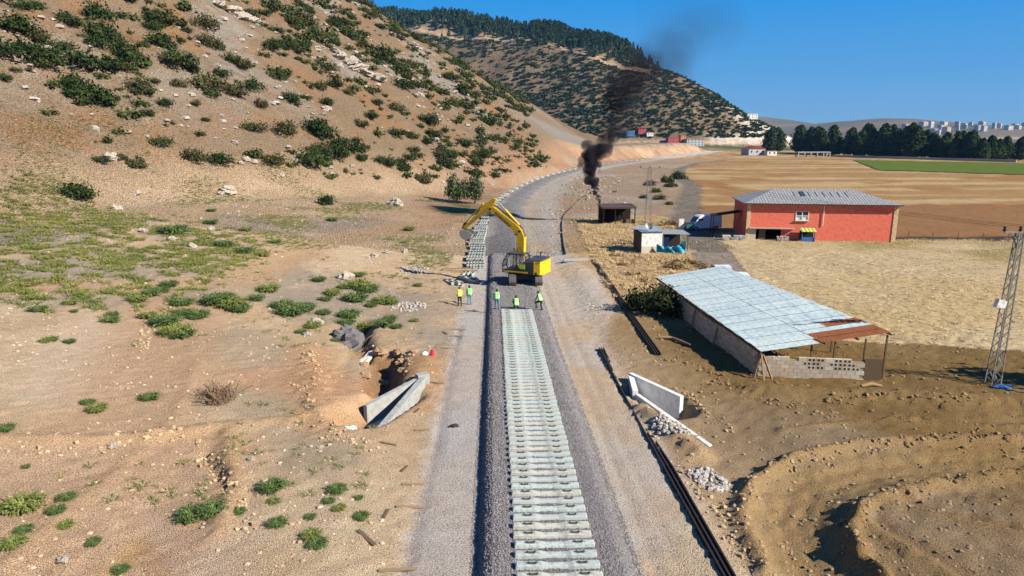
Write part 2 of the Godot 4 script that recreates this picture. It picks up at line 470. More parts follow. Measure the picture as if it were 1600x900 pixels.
func is_field(x: float, s: float) -> bool:
	var u := x - track_x(s)
	if s > 90.0 and s < 440.0:
		for i in LANE.size() - 1:
			if s >= LANE[i][1] and s < LANE[i + 1][1] and x < lerpf(LANE[i][0], LANE[i + 1][0], (s - LANE[i][1]) / (LANE[i + 1][1] - LANE[i][1])): return false
	return u > 14.0 and x > 21.0 + 0.02 * s and s > 46.0 + 3.0 * n_mid.get_noise_2d(x * 0.3, 7.0) - 0.12 * (x - 22.0) and s < 700.0 and lane_d(x, s) > 2.6


const LANE := [[23.0, 72.0], [26.0, 85.8], [30.0, 108.0], [34.0, 126.8], [45.8, 166.7], [58.0, 205.0], [66.0, 250.0], [82.0, 311.2], [110.0, 380.0], [150.0, 440.0]]
func lane_d(x: float, s: float) -> float:
	var best := 99.0
	if s < 65.0 or s > 450.0: return best
	for i in LANE.size() - 1:
		var p: Array = LANE[i]; var q: Array = LANE[i + 1]
		if s < p[1] - 8 or s > q[1] + 8: continue
		var dx: float = q[0] - p[0]; var ds: float = q[1] - p[1]
		var t := clampf(((x - p[0]) * dx + (s - p[1]) * ds) / (dx * dx + ds * ds), 0.0, 1.0)
		best = minf(best, Vector2(x - p[0] - t * dx, s - p[1] - t * ds).length())
	return best


const TAN := Color(0.50, 0.37, 0.24)
const PALE := Color(0.56, 0.43, 0.295)
const HARD := Color(0.36, 0.30, 0.235)
const ORANGE := Color(0.54, 0.315, 0.17)
const RED_SOIL := Color(0.44, 0.245, 0.15)
const BROWN := Color(0.215, 0.142, 0.062)
const STRAW := Color(0.53, 0.42, 0.255)
const PLOUGH := Color(0.29, 0.16, 0.075)
const GRIT := Color(0.47, 0.462, 0.46)
const BALLAST := Color(0.205, 0.197, 0.21)

func soil(x: float, s: float) -> Color:
	var u := x - track_x(s)
	var v := -u
	var a := n_low.get_noise_2d(x, s)
	var b := n_mid.get_noise_2d(x * 0.7 + 90.0, s * 0.7)
	var f := n_fine.get_noise_2d(x, s)
	if absf(u) < 2.55 and s < 420.0:
		return BALLAST.lerp(GRIT, clampf(0.12 + f * 0.25 + sm(75, 140, s) * 0.35, 0, 1))
	var c := TAN
	if u < 0:
		var edge := sm(4.3 + f * 0.5, 5.3 + f * 0.5, v)
		c = TAN.lerp(HARD, sm(0.0, 0.40, a + b * 0.45)).lerp(PALE, sm(0.1, 0.5, b - a * 0.6) * 0.8)
		c = c.lerp(ORANGE, 0.65 * sm(0.0, 0.3, b) * sm(13.5, 10.5, v) * sm(26, 33, s) * sm(72, 40, s))
		c = c.lerp(RED_SOIL.lerp(TAN, 0.3), 0.8 * sm(4.5, 2.0, Vector2((x + 13.0) * 0.8, s - 36.5).length() + f))
		var w := hill_w(x, s)
		if w > 2.0:
			var hillside := Color(0.265, 0.195, 0.13).lerp(Color(0.30, 0.185, 0.105), sm(-0.1, 0.4, b)).lerp(Color(0.315, 0.285, 0.245), sm(0.08, 0.45, a + f * 0.35) * sm(10, 60, w) * 0.9)
			c = c.lerp(hillside, sm(2, 22, w))
		c = c.lerp(RED_SOIL, 0.75 * sm(4.5, 8.0, v) * sm(26.0, 14.0, v) * sm(95, 130, s) * sm(-0.5, 0.25, b))
		c = c.lerp(Color(0.30, 0.28, 0.26), sm(22, 26, v) * sm(330, 380, s) * sm(680, 600, s) * sm(60, 40, v))
		c = GRIT.lerp(Color(0.52, 0.43, 0.345), clampf(0.35 + b * 0.6, 0, 1)).lerp(c, edge)
	else:
		var side := Color(0.52, 0.46, 0.40).lerp(Color(0.55, 0.42, 0.295), clampf(sm(0.0, 0.45, b + a * 0.6), 0, 1))
		c = BROWN.lerp(Color(0.265, 0.183, 0.088), sm(0.05, 0.5, b)).lerp(HARD, sm(0.15, 0.5, a) * 0.4)
		c = c.lerp(TAN, sm(12, 6, u) * sm(60, 45, s) * 0.55)
		c = c.lerp(Color(0.47, 0.33, 0.175).lerp(Color(0.40, 0.30, 0.19), sm(0.0, 0.4, b)), sm(48, 60, s) * sm(4.0, 1.0, absf(u - 14.0) - 6.0))
		c = c.lerp(Color(0.53, 0.49, 0.44), sm(8.0, 6.0, u - 0.055 * maxf(s - 80.0, 0.0) + b) * sm(60, 85, s))
		c = c.lerp(Color(0.42, 0.33, 0.235).lerp(Color(0.46, 0.41, 0.36), sm(0.0, 0.4, a)), sm(92, 112, s) * sm(8.0, 12.0, u))
		c = c.lerp(RED_SOIL.lerp(TAN, 0.4), 0.8 * sm(0.0, 0.35, b) * sm(85, 110, s) * sm(9.0, 12.0, u))
		if is_field(x, s):
			var line := 99.0 - 0.24 * (x - 62.0)
			c = STRAW.lerp(Color(0.50, 0.375, 0.20), sm(0.0, 0.5, a + b * 0.3))
			c = c.lerp(Color(0.30, 0.25, 0.10), sm(-0.05, 0.35, b + a) * sm(line - 26.0, line - 14.0, s) * sm(line + 2.0, line - 6.0, s) * sm(42.0, 52.0, x))
			c = c.lerp(PLOUGH, sm(line - 1.0, line + 1.0, s + f * 2.0) * sm(152.0, 149.0, s + b * 4.0))
			var later := Color(0.36, 0.225, 0.105).lerp(Color(0.48, 0.35, 0.185), sm(-0.2, 0.35, n_low.get_noise_2d(x * 0.4, s * 2.2))).lerp(Color(0.34, 0.19, 0.085), sm(0.15, 0.45, a))
			c = c.lerp(later, sm(148.0, 153.0, s + b * 4.0))
		var ld := lane_d(x, s)
		c = c.lerp(Color(0.225, 0.20, 0.175).lerp(HARD, clampf(0.3 + f * 0.6, 0, 1)), sm(3.0, 2.0, ld + f * 0.5))
		c = side.lerp(c, sm(5.2 + b * 0.8, 6.6 + b * 0.8, u - sm(45, 62, s) * 3.2 * sm(90, 70, s)))
	var k := 1.0 + f * 0.16
	return Color(c.r * k, c.g * k, c.b * k)


func make_patch(x0: float, x1: float, s0: float, s1: float, res: float, rough: float, gain := 1.0) -> Patch:
	var p := Patch.new()
	p.x0 = x0; p.s0 = s0; p.res = res; p.gain = gain
	p.nx = int(round((x1 - x0) / res)) + 1
	p.ns = int(round((s1 - s0) / res)) + 1
	p.h.resize(p.nx * p.ns)
	p.c.resize(p.nx * p.ns)
	var k := 0
	for j in p.ns:
		var s := s0 + j * res
		var tx := track_x(s)
		for i in p.nx:
			var x := x0 + i * res
			var y := ground(x, s)
			if rough > 0.0:
				var au := absf(x - tx)
				y += n_fine.get_noise_2d(x * 1.7, s * 1.7) * rough * (0.3 if au < 5.0 else (1.15 if x > tx and s < 46.0 else 0.9))
			p.h[k] = y
			p.c[k] = soil(x, s) * (gain if gain == 1.0 or not is_field(x, s) else 1.3)
			k += 1
	return p


func stamp(p: Patch, line: Array, half: float, dh: float, c: Color, share: float, wobble := 0.3, level := NAN) -> void:
	# raises (or cuts) the ground along a line and lays another soil there
	var lo := Vector2(1e9, 1e9); var hi := -lo
	for q in line:
		lo = lo.min(Vector2(q[0], q[1])); hi = hi.max(Vector2(q[0], q[1]))
	var r := half * 2.2
	for j in range(maxi(0, int((lo.y - r - p.s0) / p.res)), mini(p.ns, int((hi.y + r - p.s0) / p.res) + 2)):
		var s := p.s0 + j * p.res
		for i in range(maxi(0, int((lo.x - r - p.x0) / p.res)), mini(p.nx, int((hi.x + r - p.x0) / p.res) + 2)):
			var x := p.x0 + i * p.res
			var best := 1e9
			for n in maxi(1, line.size() - 1):
				var a := Vector2(line[n][0], line[n][1])
				var b := Vector2(line[mini(n + 1, line.size() - 1)][0], line[mini(n + 1, line.size() - 1)][1])
				best = minf(best, Geometry2D.get_closest_point_to_segment(Vector2(x, s), a, b).distance_to(Vector2(x, s)))
			best += n_fine.get_noise_2d(x * 2.0 + 31.0, s * 2.0) * wobble * half
			if best > r: continue
			var f := exp(-(best / half) * (best / half) * 1.4)
			var k := j * p.nx + i
			if is_nan(level): p.h[k] += dh * f
			else: p.h[k] = lerpf(p.h[k], level, sm(r, half * 0.7, best))
			if share > 0: p.c[k] = p.c[k].lerp(c * p.gain, share * sm(r * 0.8, half * 0.6, best))


func lay_patch(called: String, p: Patch, holes: Array, sunk: float, m_earth: Material, m_field: Material) -> void:
	var count := p.nx * p.ns
	var vs := PackedVector3Array(); vs.resize(count)
	var nr := PackedVector3Array(); nr.resize(count)
	var ia := PackedInt32Array()
	var ib := PackedInt32Array()
	for j in p.ns:
		for i in p.nx:
			var k := j * p.nx + i
			var x := p.x0 + i * p.res; var s := p.s0 + j * p.res
			var low := 0.0
			for hole in holes:
				if hole.has(x, s): low = sunk
			vs[k] = Vector3(x, p.h[k] - low, -s)
			var dx := p.h[j * p.nx + mini(i + 1, p.nx - 1)] - p.h[j * p.nx + maxi(i - 1, 0)]
			var ds := p.h[mini(j + 1, p.ns - 1) * p.nx + i] - p.h[maxi(j - 1, 0) * p.nx + i]
			nr[k] = Vector3(-dx, 2.0 * p.res, ds).normalized()
	for j in p.ns - 1:
		for i in p.nx - 1:
			var x := p.x0 + i * p.res; var s := p.s0 + j * p.res
			var gone := false
			for hole in holes:
				if hole.has(x - p.res, s - p.res) and hole.has(x + 2.0 * p.res, s + 2.0 * p.res): gone = true
			if gone: continue
			var a := j * p.nx + i
			var b := a + p.nx
			if m_field and is_field(x, s):
				ib.append(a); ib.append(b); ib.append(b + 1); ib.append(a); ib.append(b + 1); ib.append(a + 1)
			else:
				ia.append(a); ia.append(b); ia.append(b + 1); ia.append(a); ia.append(b + 1); ia.append(a + 1)
	var idx := [ia, ib]
	var me := ArrayMesh.new()
	for w in 2:
		if idx[w].is_empty(): continue
		var arr := []
		arr.resize(Mesh.ARRAY_MAX)
		arr[Mesh.ARRAY_VERTEX] = vs; arr[Mesh.ARRAY_NORMAL] = nr; arr[Mesh.ARRAY_COLOR] = p.c; arr[Mesh.ARRAY_INDEX] = idx[w]
		me.add_surface_from_arrays(Mesh.PRIMITIVE_TRIANGLES, arr)
		me.surface_set_material(me.get_surface_count() - 1, m_field if w else m_earth)
	var o := MeshInstance3D.new()
	o.mesh = me
	o.name = called
	add_child(o)
	o.set_meta("kind", "structure")


# ---------------------------------------------------------------- plants and stones

func stone_shape(sd: int, flat := 0.75, rough := 0.25, fine := false) -> Shape:
	var r := RandomNumberGenerator.new()
	r.seed = sd
	var sp := SphereMesh.new()
	sp.radial_segments = 16 if fine else 5
	sp.rings = 10 if fine else 2
	sp.radius = 0.5; sp.height = 1.0
	var a := sp.surface_get_arrays(0)
	var vs: PackedVector3Array = a[Mesh.ARRAY_VERTEX]
	var moved := {}
	var f := FastNoiseLite.new(); f.seed = sd; f.frequency = 1.6
	for p in vs:
		var k := (p * 1000.0).round()
		if not moved.has(k):
			var q := p * (1.0 + r.randf_range(-rough, rough) * (0.22 if fine else 1.0) + (f.get_noise_3dv(p * 1.4) * 0.7 + f.get_noise_3dv(p * 4.5) * 0.28 if fine else 0.0))
			q.y *= flat
			moved[k] = q
	var sh := Shape.new()
	var ix: PackedInt32Array = a[Mesh.ARRAY_INDEX]
	for i in range(0, ix.size(), 3):
		var p: Vector3 = moved[(vs[ix[i]] * 1000.0).round()]; var q: Vector3 = moved[(vs[ix[i + 1]] * 1000.0).round()]; var t: Vector3 = moved[(vs[ix[i + 2]] * 1000.0).round()]
		if (t - p).cross(q - p).length() < 1e-6: continue
		if (t - p).cross(q - p).dot(p + q + t) >= 0: sh.tri(p, q, t)
		else: sh.tri(p, t, q)
	return sh


func leaf(sh: Shape, at: Vector3, out: Vector3, size: float, r: RandomNumberGenerator) -> void:
	var d := (out + Vector3(r.randfn(), r.randfn(), r.randfn()) * 0.55).normalized()
	var x := d.cross(Vector3(r.randfn(), r.randfn(), r.randfn())).normalized()
	var y := d.cross(x)
	var a := at - x * size * 0.5; var b := at + x * size * 0.5
	var tip := at + y * size * 0.62; var low := at - y * size * 0.5
	sh.quad(a, tip, b, low, d)


func bush_shape(sd: int, leaves: int, lumps: int, size: float, hue: Array, tall := 0.62, spread := 1.0) -> Shape:
	# a crown of unit radius: lumps of leaf sprays with gaps between them
	var r := RandomNumberGenerator.new()
	r.seed = sd
	var sh := Shape.new()
	var centres := []
	for k in lumps:
		var an := r.randf() * TAU
		var q := sqrt(r.randf()) * 0.68 * spread
		centres.append([Vector3(cos(an) * q, r.randf_range(0.2, 0.75) * tall * (1.25 - q), sin(an) * q), r.randf_range(0.24, 0.44), r.randf()])
	for i in leaves:
		var ce: Array = centres[r.randi() % lumps]
		var d := Vector3(r.randfn(), r.randfn() * 0.8 + 0.15, r.randfn()).normalized()
		var p: Vector3 = ce[0] + d * ce[1] * (r.randf_range(0.5, 1.05) if r.randf() < 0.85 else r.randf_range(1.0, 1.4))
		if p.y < 0.0: p.y = r.randf() * 0.12
		var c: Color = hue[0].lerp(hue[1], clampf(ce[2] * 0.6 + r.randf() * 0.5, 0, 1))
		sh.tint = c * r.randf_range(0.75, 1.2)
		leaf(sh, p, d, size * r.randf_range(0.6, 1.3), r)
	return sh


func stems_shape(sd: int, n: int, tall: float, radius: float) -> Shape:
	var r := RandomNumberGenerator.new()
	r.seed = sd
	var sh := Shape.new()
	for k in n:
		var an := r.randf() * TAU
		var end := Vector3(cos(an) * 0.5, tall * r.randf_range(0.5, 0.8), sin(an) * 0.5)
		sh.tube([Vector3(cos(an) * 0.05, -0.08, sin(an) * 0.05), end * 0.5 + Vector3(r.randfn(), 0, r.randfn()) * 0.04, end], [radius, radius * 0.7, radius * 0.3], 5, false)
	return sh


func weed_shape(sd: int, blades: int, hue: Array) -> Shape:
	# a spreading tuft of thin leafy stems, radius about 0.5, rooted at the origin
	var r := RandomNumberGenerator.new()
	r.seed = sd
	var sh := Shape.new()
	for i in blades:
		var an := r.randf() * TAU
		var reach := r.randf_range(0.15, 0.55)
		var out := Vector3(cos(an), 0, sin(an))
		var root := out * r.randf() * 0.16
		var midp := root + out * reach * 0.5 + Vector3.UP * r.randf_range(0.12, 0.32)
		var tip := root + out * reach + Vector3.UP * r.randf_range(0.05, 0.42)
		var w := Vector3(-out.z, 0, out.x) * r.randf_range(0.012, 0.028)
		sh.tint = hue[0].lerp(hue[1], r.randf()) * r.randf_range(0.8, 1.2)
		sh.quad(root - w, root + w, midp + w, midp - w, Vector3.UP)
		sh.tri(midp - w, midp + w, tip)
		for q in 4:
			var p := midp.lerp(tip, r.randf()) + Vector3(r.randfn(), r.randfn(), r.randfn()) * 0.03
			leaf(sh, p, (out * 0.4 + Vector3.UP).normalized(), r.randf_range(0.028, 0.062), r)
	return sh


func conifer_shape(sd: int, hue: Array, wide: float) -> Shape:
	# a unit-high cypress or pine crown made of drooping sprays on whorls
	var r := RandomNumberGenerator.new()
	r.seed = sd
	var sh := Shape.new()
	var f := FastNoiseLite.new(); f.seed = sd; f.frequency = 1.1
	for i in 1900:
		var y := pow(r.randf(), 0.9)
		var an := r.randf() * TAU
		var prof := (0.35 + 0.65 * sm(0.0, 0.22, y)) * pow(1.0 - y, 0.48)
		prof *= 1.0 + 1.1 * f.get_noise_3d(cos(an) * 1.3, y * 5.0, sin(an) * 1.3)
		var rad := wide * prof * sqrt(r.randf_range(0.25, 1.0))
		var out := Vector3(cos(an), 0.25, sin(an)).normalized()
		sh.tint = hue[0].lerp(hue[1], clampf(r.randf() * 0.7 + 0.3 * f.get_noise_2d(an, y * 3.0), 0, 1)) * r.randf_range(0.7, 1.2)
		leaf(sh, Vector3(cos(an) * rad, 0.06 + y * 0.95, sin(an) * rad), out, r.randf_range(0.03, 0.065), r)
	return sh


const ORDINAL := ["first", "second", "third", "fourth", "fifth", "sixth", "seventh", "eighth", "ninth", "tenth", "eleventh", "twelfth", "thirteenth", "fourteenth", "fifteenth", "sixteenth", "seventeenth", "eighteenth", "nineteenth", "twentieth"]

func nth(k: int) -> String:      # 1 -> first, 47 -> 47th
	if k <= 20: return ORDINAL[k - 1]
	return "%d%s" % [k, {1: "st", 2: "nd", 3: "rd"}.get(k % 10, "th")]


func bush_label(x: float, s: float, w: float) -> String:
	var size := "broad" if w > 5.5 else ("mid-sized" if w > 3.4 else "small")
	var up := hill_w(x, s)
	var band := "high on" if up > 62.0 else ("halfway up" if up > 28.0 else "low on")
	var r := x / s
	var part := "the hillside at the left edge" if r < -0.56 else ("the hillside left of the crags" if r < -0.40 else ("the hillside below the crags" if r < -0.24 and up < 60.0 else ("the hillside round the crags" if r < -0.2 else ("the hillside above the excavator" if r < -0.08 else "the hillside end by the road"))))
	return "%s dark green bush %s %s" % [size, band, part]


func plants() -> void:
	var greens := [[Color(0.014, 0.028, 0.010), Color(0.044, 0.062, 0.022)], [Color(0.020, 0.034, 0.012), Color(0.060, 0.075, 0.028)], [Color(0.013, 0.026, 0.011), Color(0.036, 0.055, 0.020)], [Color(0.030, 0.036, 0.016), Color(0.085, 0.082, 0.038)]]
	var crowns := []
	var stems := []
	for k in 8:
		crowns.append(bush_shape(100 + k, 820, 11 + 2 * k, 0.105, greens[k % 4], 0.55 + 0.06 * (k % 4), 0.9 + 0.12 * (k % 3)).mesh(M.leaf, true))
		stems.append(stems_shape(200 + k, 6, 0.5, 0.035).mesh(M.bark))
	var hill := func(x: float, s: float, w: float, label: String, group: String) -> void:
		var k := rng.randi() % 8
		var o := thing("oak_bush", label, "bush", on(x, s, -0.03 * w), rng.randf() * TAU, group)
		put("foliage", crowns[k], null, o); put("stem", stems[k], null, o)
		o.scale = Vector3(w * rng.randf_range(0.6, 0.78), w * rng.randf_range(0.5, 0.85), w * rng.randf_range(0.55, 0.75))
	for i in range(0, HILL_BUSHES.size(), 3):
		var w: float = HILL_BUSHES[i + 2]
		var x: float = HILL_BUSHES[i]; var s: float = HILL_BUSHES[i + 1]
		if s < 100.0 and w > 4.0:
			hill.call(x, s, w, "low spreading dark green bush alone on the bare lower slope", "")
			continue
		hill.call(x, s, w, bush_label(x, s, w), "bushes on the near hillside")
	var made := 0
	while made < 195:
		var s := rng.randf_range(120.0, 400.0)
		var x := -rng.randf_range(5.0, 150.0)
		var w := hill_w(x, s)
		if w < 14.0 or w > 170.0: continue
		if n_low.get_noise_2d(x * 1.3 + 400.0, s * 1.3) + rng.randf_range(-0.25, 0.45) < 0.05: continue
		if -x > s * 0.82 + 5.0: continue
		var z := rng.randf_range(2.0, 5.6) * (0.75 + s / 600.0)
		hill.call(x, s, z, bush_label(x, s, z), "bushes on the near hillside")
		made += 1
	var places := [[], []]
	var tints := [PackedColorArray(), PackedColorArray()]
	made = 0
	while made < 3000:
		var s := rng.randf_range(110.0, 480.0)
		var x := -rng.randf_range(-20.0, 200.0)
		var w := hill_w(x, s)
		if w < 8.0: continue
		if n_low.get_noise_2d(x * 1.3 + 400.0, s * 1.3) + rng.randf_range(-0.35, 0.35) < 0.0: continue
		var z := (0.5 + 2.0 * pow(rng.randf(), 2.0)) * (0.7 + s / 400.0)
		places[0].append(Transform3D(Basis(Vector3.UP, rng.randf() * TAU).scaled(Vector3(z, z * 0.85, z)), on(x, s, -0.05)))
		tints[0].append(Color(1, 1, 1) * rng.randf_range(0.8, 1.5))
		made += 1
	scatter("scrub", bush_shape(300, 130, 5, 0.26, [Color(0.022, 0.036, 0.013), Color(0.06, 0.07, 0.027)], 0.7).mesh(M.leaf, true), places[0], tints[0], "small scattered green scrub over the near hillside", "scrub")
	# far hill: scrub all over the face, a pine wood along its crest
	places = [[], []]
	made = 0
	while made < 15000:
		var s := rng.randf_range(620.0, 1700.0)
		var x := rng.randf_range(-520.0, 420.0)
		if x < (s - 900.0) * -0.75 - 80.0: continue
		var y := gy(x, s)
		if y < 12.0 or cut_d(x, s) < 15.0: continue
		if n_low.get_noise_2d(x * 0.16 + 900.0, s * 0.16) + rng.randf_range(-0.34, 0.80) < 0.0: continue
		var z := rng.randf_range(2.4, 6.2)
		places[0].append(Transform3D(Basis(Vector3.UP, rng.randf() * TAU).scaled(Vector3(z, z * 0.8, z)), Vector3(x, y - 0.2, -s)))
		tints[0].append(Color(0.9, 1, 0.9) * rng.randf_range(0.7, 1.2))
		made += 1
	tints[0] = tints[0].slice(tints[0].size() - 15000)
	scatter("scrub", bush_shape(301, 60, 4, 0.42, [Color(0.020, 0.038, 0.014), Color(0.05, 0.068, 0.026)], 0.7).mesh(M.leaf, true), places[0], tints[0], "dense dark green scrub covering the far hill", "scrub")
	var ridge: Array = RIDGES[0][2]
	while places[1].size() < 2300:
		var k := rng.randi_range(0, 4)
		var t := rng.randf()
		var q := Vector2(ridge[k][0], ridge[k][1]).lerp(Vector2(ridge[k + 1][0], ridge[k + 1][1]), t)
		if k == 4 and t > 0.45: continue
		var x := q.x + rng.randfn() * 30.0; var s := q.y - rng.randf_range(-25.0, 56.0)
		var z := rng.randf_range(9.0, 16.0)
		places[1].append(Transform3D(Basis(Vector3.UP, rng.randf() * TAU).scaled(Vector3.ONE * z), Vector3(x, gy(x, s) - 0.5, -s)))
		tints[1].append(Color(1, 1, 1) * rng.randf_range(0.7, 1.15))
	var small := Shape.new()
	var r := RandomNumberGenerator.new(); r.seed = 77
	for i in 90:
		var y := r.randf(); var an := r.randf() * TAU
		small.tint = Color(0.022, 0.042, 0.020).lerp(Color(0.05, 0.075, 0.03), r.randf())
		leaf(small, Vector3(cos(an), 0, sin(an)) * 0.24 * (1.05 - y) + Vector3.UP * (0.1 + y * 0.9), Vector3(cos(an), 0.4, sin(an)), 0.2, r)
	scatter("pine_wood", small.mesh(M.needle, true), places[1], tints[1], "dark pine wood along the crest of the far hill", "wood")
	# the row of conifers beyond the fields
	var tall := []
	for k in 5:
		tall.append([conifer_shape(400 + k, [Color(0.014, 0.032, 0.015), Color(0.065, 0.095, 0.036)] if k < 4 else [Color(0.05, 0.085, 0.02), Color(0.10, 0.14, 0.035)], [0.30, 0.34, 0.28, 0.36, 0.42][k]).mesh(M.needle, true)])
	var trunk := Shape.new().tube([Vector3(0, -0.03, 0), Vector3(0, 0.4, 0), Vector3(0, 0.95, 0)], [0.018, 0.013, 0.003], 6).mesh(M.bark)
	var row := [[269, 690], [264, 640], [261, 560], [262, 530], [270, 490], [275, 468], [285, 448], [294, 430], [298, 410], [318, 420], [340, 430]]
	var n := 0
	for i in row.size() - 1:
		for j in 16:
			if i == 1 and j < 7: continue
			var t := (j + rng.randf_range(-0.4, 0.4)) / 16.0
			var x := lerpf(row[i][0], row[i + 1][0], t) + rng.randf_range(-3, 8) + 9.0 * (j % 2); var s := lerpf(row[i][1], row[i + 1][1], t) + rng.randf_range(0, 10) + 14.0 * (j % 2)
			var odd := n % 9 == 4
			var o := thing("conifer_tree", "lighter green bushy tree in the conifer row, %s" % ["by the farmhouse", "by the gap", "by the concrete frame", "past the concrete frame", "at the crop's start", "left of the crop's middle", "at the crop's middle", "right of the crop's middle", "near the view's edge", "at the view's edge"][i] if odd else "tall dark conifer in the row, %s" % ["behind the grey farmhouse", "just right of the gap by the farmhouse", "behind the concrete frame", "right of the concrete frame", "at the start of the green crop", "behind the left half of the green crop", "behind the middle of the green crop", "behind the right half of the green crop", "near the right edge of the view", "at the right edge of the view"][i], "tree", on(x, s), rng.randf() * TAU, "trees in the conifer row")
			var hgt := rng.randf_range(11.5, 24.0) * (0.62 if i > 7 else (0.78 if i > 5 else 1.0)) * (0.6 if odd else 1.0)
			o.scale = Vector3(hgt, hgt, hgt)
			put("crown", tall[4 if odd else n % 4][0], null, o); put("trunk", trunk, null, o)
			n += 1
	# two bushy trees beside the track
	for q in [[-9.8, 151.0, 4.2, 7.6, "bushy grey-green tree in shade at the hillside foot, the one farther from the stacked sleepers"], [-6.0, 152.5, 3.6, 6.6, "bushy grey-green tree at the hillside foot, the one nearer the stacked sleepers"], [37.5, 33.0, 4.2, 8.0, "bushy tree right of the lattice mast, shading the ground at its foot"]]:
		var o := thing("olive_tree", q[4], "tree", on(q[0], q[1], -0.1), q[0])
		put("crown", bush_shape(int(q[1] * 10), 1500, 16, 0.085, [Color(0.035, 0.055, 0.025), Color(0.085, 0.11, 0.055)], 1.0, 0.8).mesh(M.leaf, true), null, o).position.y = 0.16
		var tr := Shape.new()
		tr.tube([Vector3(0, -0.05, 0), Vector3(0.02, 0.25, 0), Vector3(-0.04, 0.6, 0.03)], [0.06, 0.045, 0.02], 7)
		tr.tube([Vector3(0.02, 0.22, 0), Vector3(0.2, 0.5, 0.1)], [0.03, 0.012], 6)
		put("trunk", tr, M.bark, o)
		o.scale = Vector3(q[2], q[3] * 0.85, q[2])
	var o2 := thing("leafy_bush", "large dark green bush leaning on the far corner of the block shed", "bush", on(11.6, 55.0, -0.1), 0.4)
	put("foliage", bush_shape(71, 2300, 20, 0.07, [Color(0.016, 0.026, 0.011), Color(0.05, 0.062, 0.026)], 0.8).mesh(M.leaf, true), null, o2); put("stem", stems[1], null, o2)
	o2.scale = Vector3(3.1, 3.3, 3.6)
	var o3 := thing("dead_bush", "dry brown leafless bush on the bare earth bank", "bush", on(-15.7, 32.6), 0.0)
	var tw := Shape.new(); r.seed = 5
	for i in 150:
		var an := r.randf() * TAU
		var p := Vector3(cos(an), 0, sin(an)) * sqrt(r.randf()) * 0.55
		var q := p + Vector3(r.randfn() * 0.25, r.randf_range(0.2, 0.55), r.randfn() * 0.25)
		tw.bar(p, q, 0.016, 0.016)
	put("twigs", tw, mat(Color(0.17, 0.115, 0.075), 0.95), o3)
	o3.scale = Vector3(1.5, 1.5, 1.5)
	for i in range(0, SLOPE_SHRUBS.size(), 3):
		hill.call(SLOPE_SHRUBS[i], SLOPE_SHRUBS[i + 1], SLOPE_SHRUBS[i + 2] * 0.6, "dark shrub on the gravel slope between the track and the lane", "shrubs between the track and the lane")
	# weeds on bare earth, one by one
	var wm := []
	for k in 4:
		wm.append(weed_shape(500 + k, 330, [Color(0.045, 0.085, 0.028), Color(0.11, 0.15, 0.055)] if k < 3 else [Color(0.10, 0.13, 0.035), Color(0.18, 0.20, 0.065)]).mesh(M.leaf, true))
	for i in range(0, WEEDS.size(), 3):
		var x: float = WEEDS[i]; var s: float = WEEDS[i + 1]; var w: float = WEEDS[i + 2]
		var o := thing("weed_clump", ("%s green weed clump on bare earth, %s" % ["big" if w > 0.9 else "small", "close to the left edge" if x < -14.0 else ("beside the sunken wheel track" if x < -10.0 else "between the planks and the wheel track")]) if s < 36.0 else ("%s green weed clump, %s" % ["big" if w > 2.0 else "small", "round the gully above the grey culvert" if x > -15.0 else ("along the dirt road at left" if s > 50.0 else "on the bank of the bare left flat")]), "weed", on(x, s, -0.02), rng.randf() * TAU, "weed clumps on the near bare earth" if s < 36.0 else "weed clumps left of the track")
		put("leaves", wm[(i / 3) % 4 if i else 3], null, o)
		var z := w * 0.95
		o.scale = Vector3(z, z * 0.8, z)
	# what nobody could count: the green weedy patch, sparse tufts, dry tufts, stones
	var pl := []
	var tn := PackedColorArray()
	var tuft := weed_shape(520, 16, [Color(0.8, 0.8, 0.8), Color(1, 1, 1)]).mesh(M.leaf, true)
	while pl.size() < 8200:
		var x := rng.randf_range(-85.0, -24.0); var s := rng.randf_range(42.0, 92.0)
		var inside := sm(-24.0, -31.0, x + (s - 70.0) * 0.12) * sm(40.0, 47.0, s - (x + 34.0) * 0.6) * sm(92.0, 78.0, s + (x + 40) * 0.3)
		if rng.randf() > inside * sm(-0.22, 0.25, n_mid.get_noise_2d(x * 2.6, s * 2.6) + 0.35 * n_low.get_noise_2d(x * 2.0, s * 2.0)): continue
		var z := rng.randf_range(0.55, 1.35)
		pl.append(Transform3D(Basis(Vector3.UP, rng.randf() * TAU).scaled(Vector3(z, z * 0.7, z)), on(x, s, -0.02)))
		tn.append(Color(0.12, 0.155, 0.042).lerp(Color(0.24, 0.235, 0.07), clampf(0.45 + n_low.get_noise_2d(x * 3.0, s * 3.0) + rng.randf_range(-0.3, 0.3), 0, 1)))
	scatter("grass", tuft, pl, tn, "patchy yellow-green weeds on the flat ground at left", "grass")
	pl = []; tn = PackedColorArray()
	while pl.size() < 9000:
		var s := rng.randf_range(18.0, 150.0); var x := -rng.randf_range(7.0, 100.0)
		if -x > s * 0.85 + 4.0: continue
		var w := hill_w(x, s)
		if rng.randf() > sm(-0.05, 0.4, n_low.get_noise_2d(x * 2.0 + 50.0, s * 2.0)) * (0.9 if s > 70 else 0.12) * (0.35 if w > 30 else 1.0): continue
		var z := rng.randf_range(0.3, 0.8)
		pl.append(Transform3D(Basis(Vector3.UP, rng.randf() * TAU).scaled(Vector3(z, z * 0.7, z)), on(x, s, -0.02)))
		tn.append(Color(0.10, 0.15, 0.045).lerp(Color(0.24, 0.23, 0.09), rng.randf()))
	scatter("grass", tuft, pl, tn, "sparse small tufts over the tan hillside foot", "grass")
	pl = []; tn = PackedColorArray()
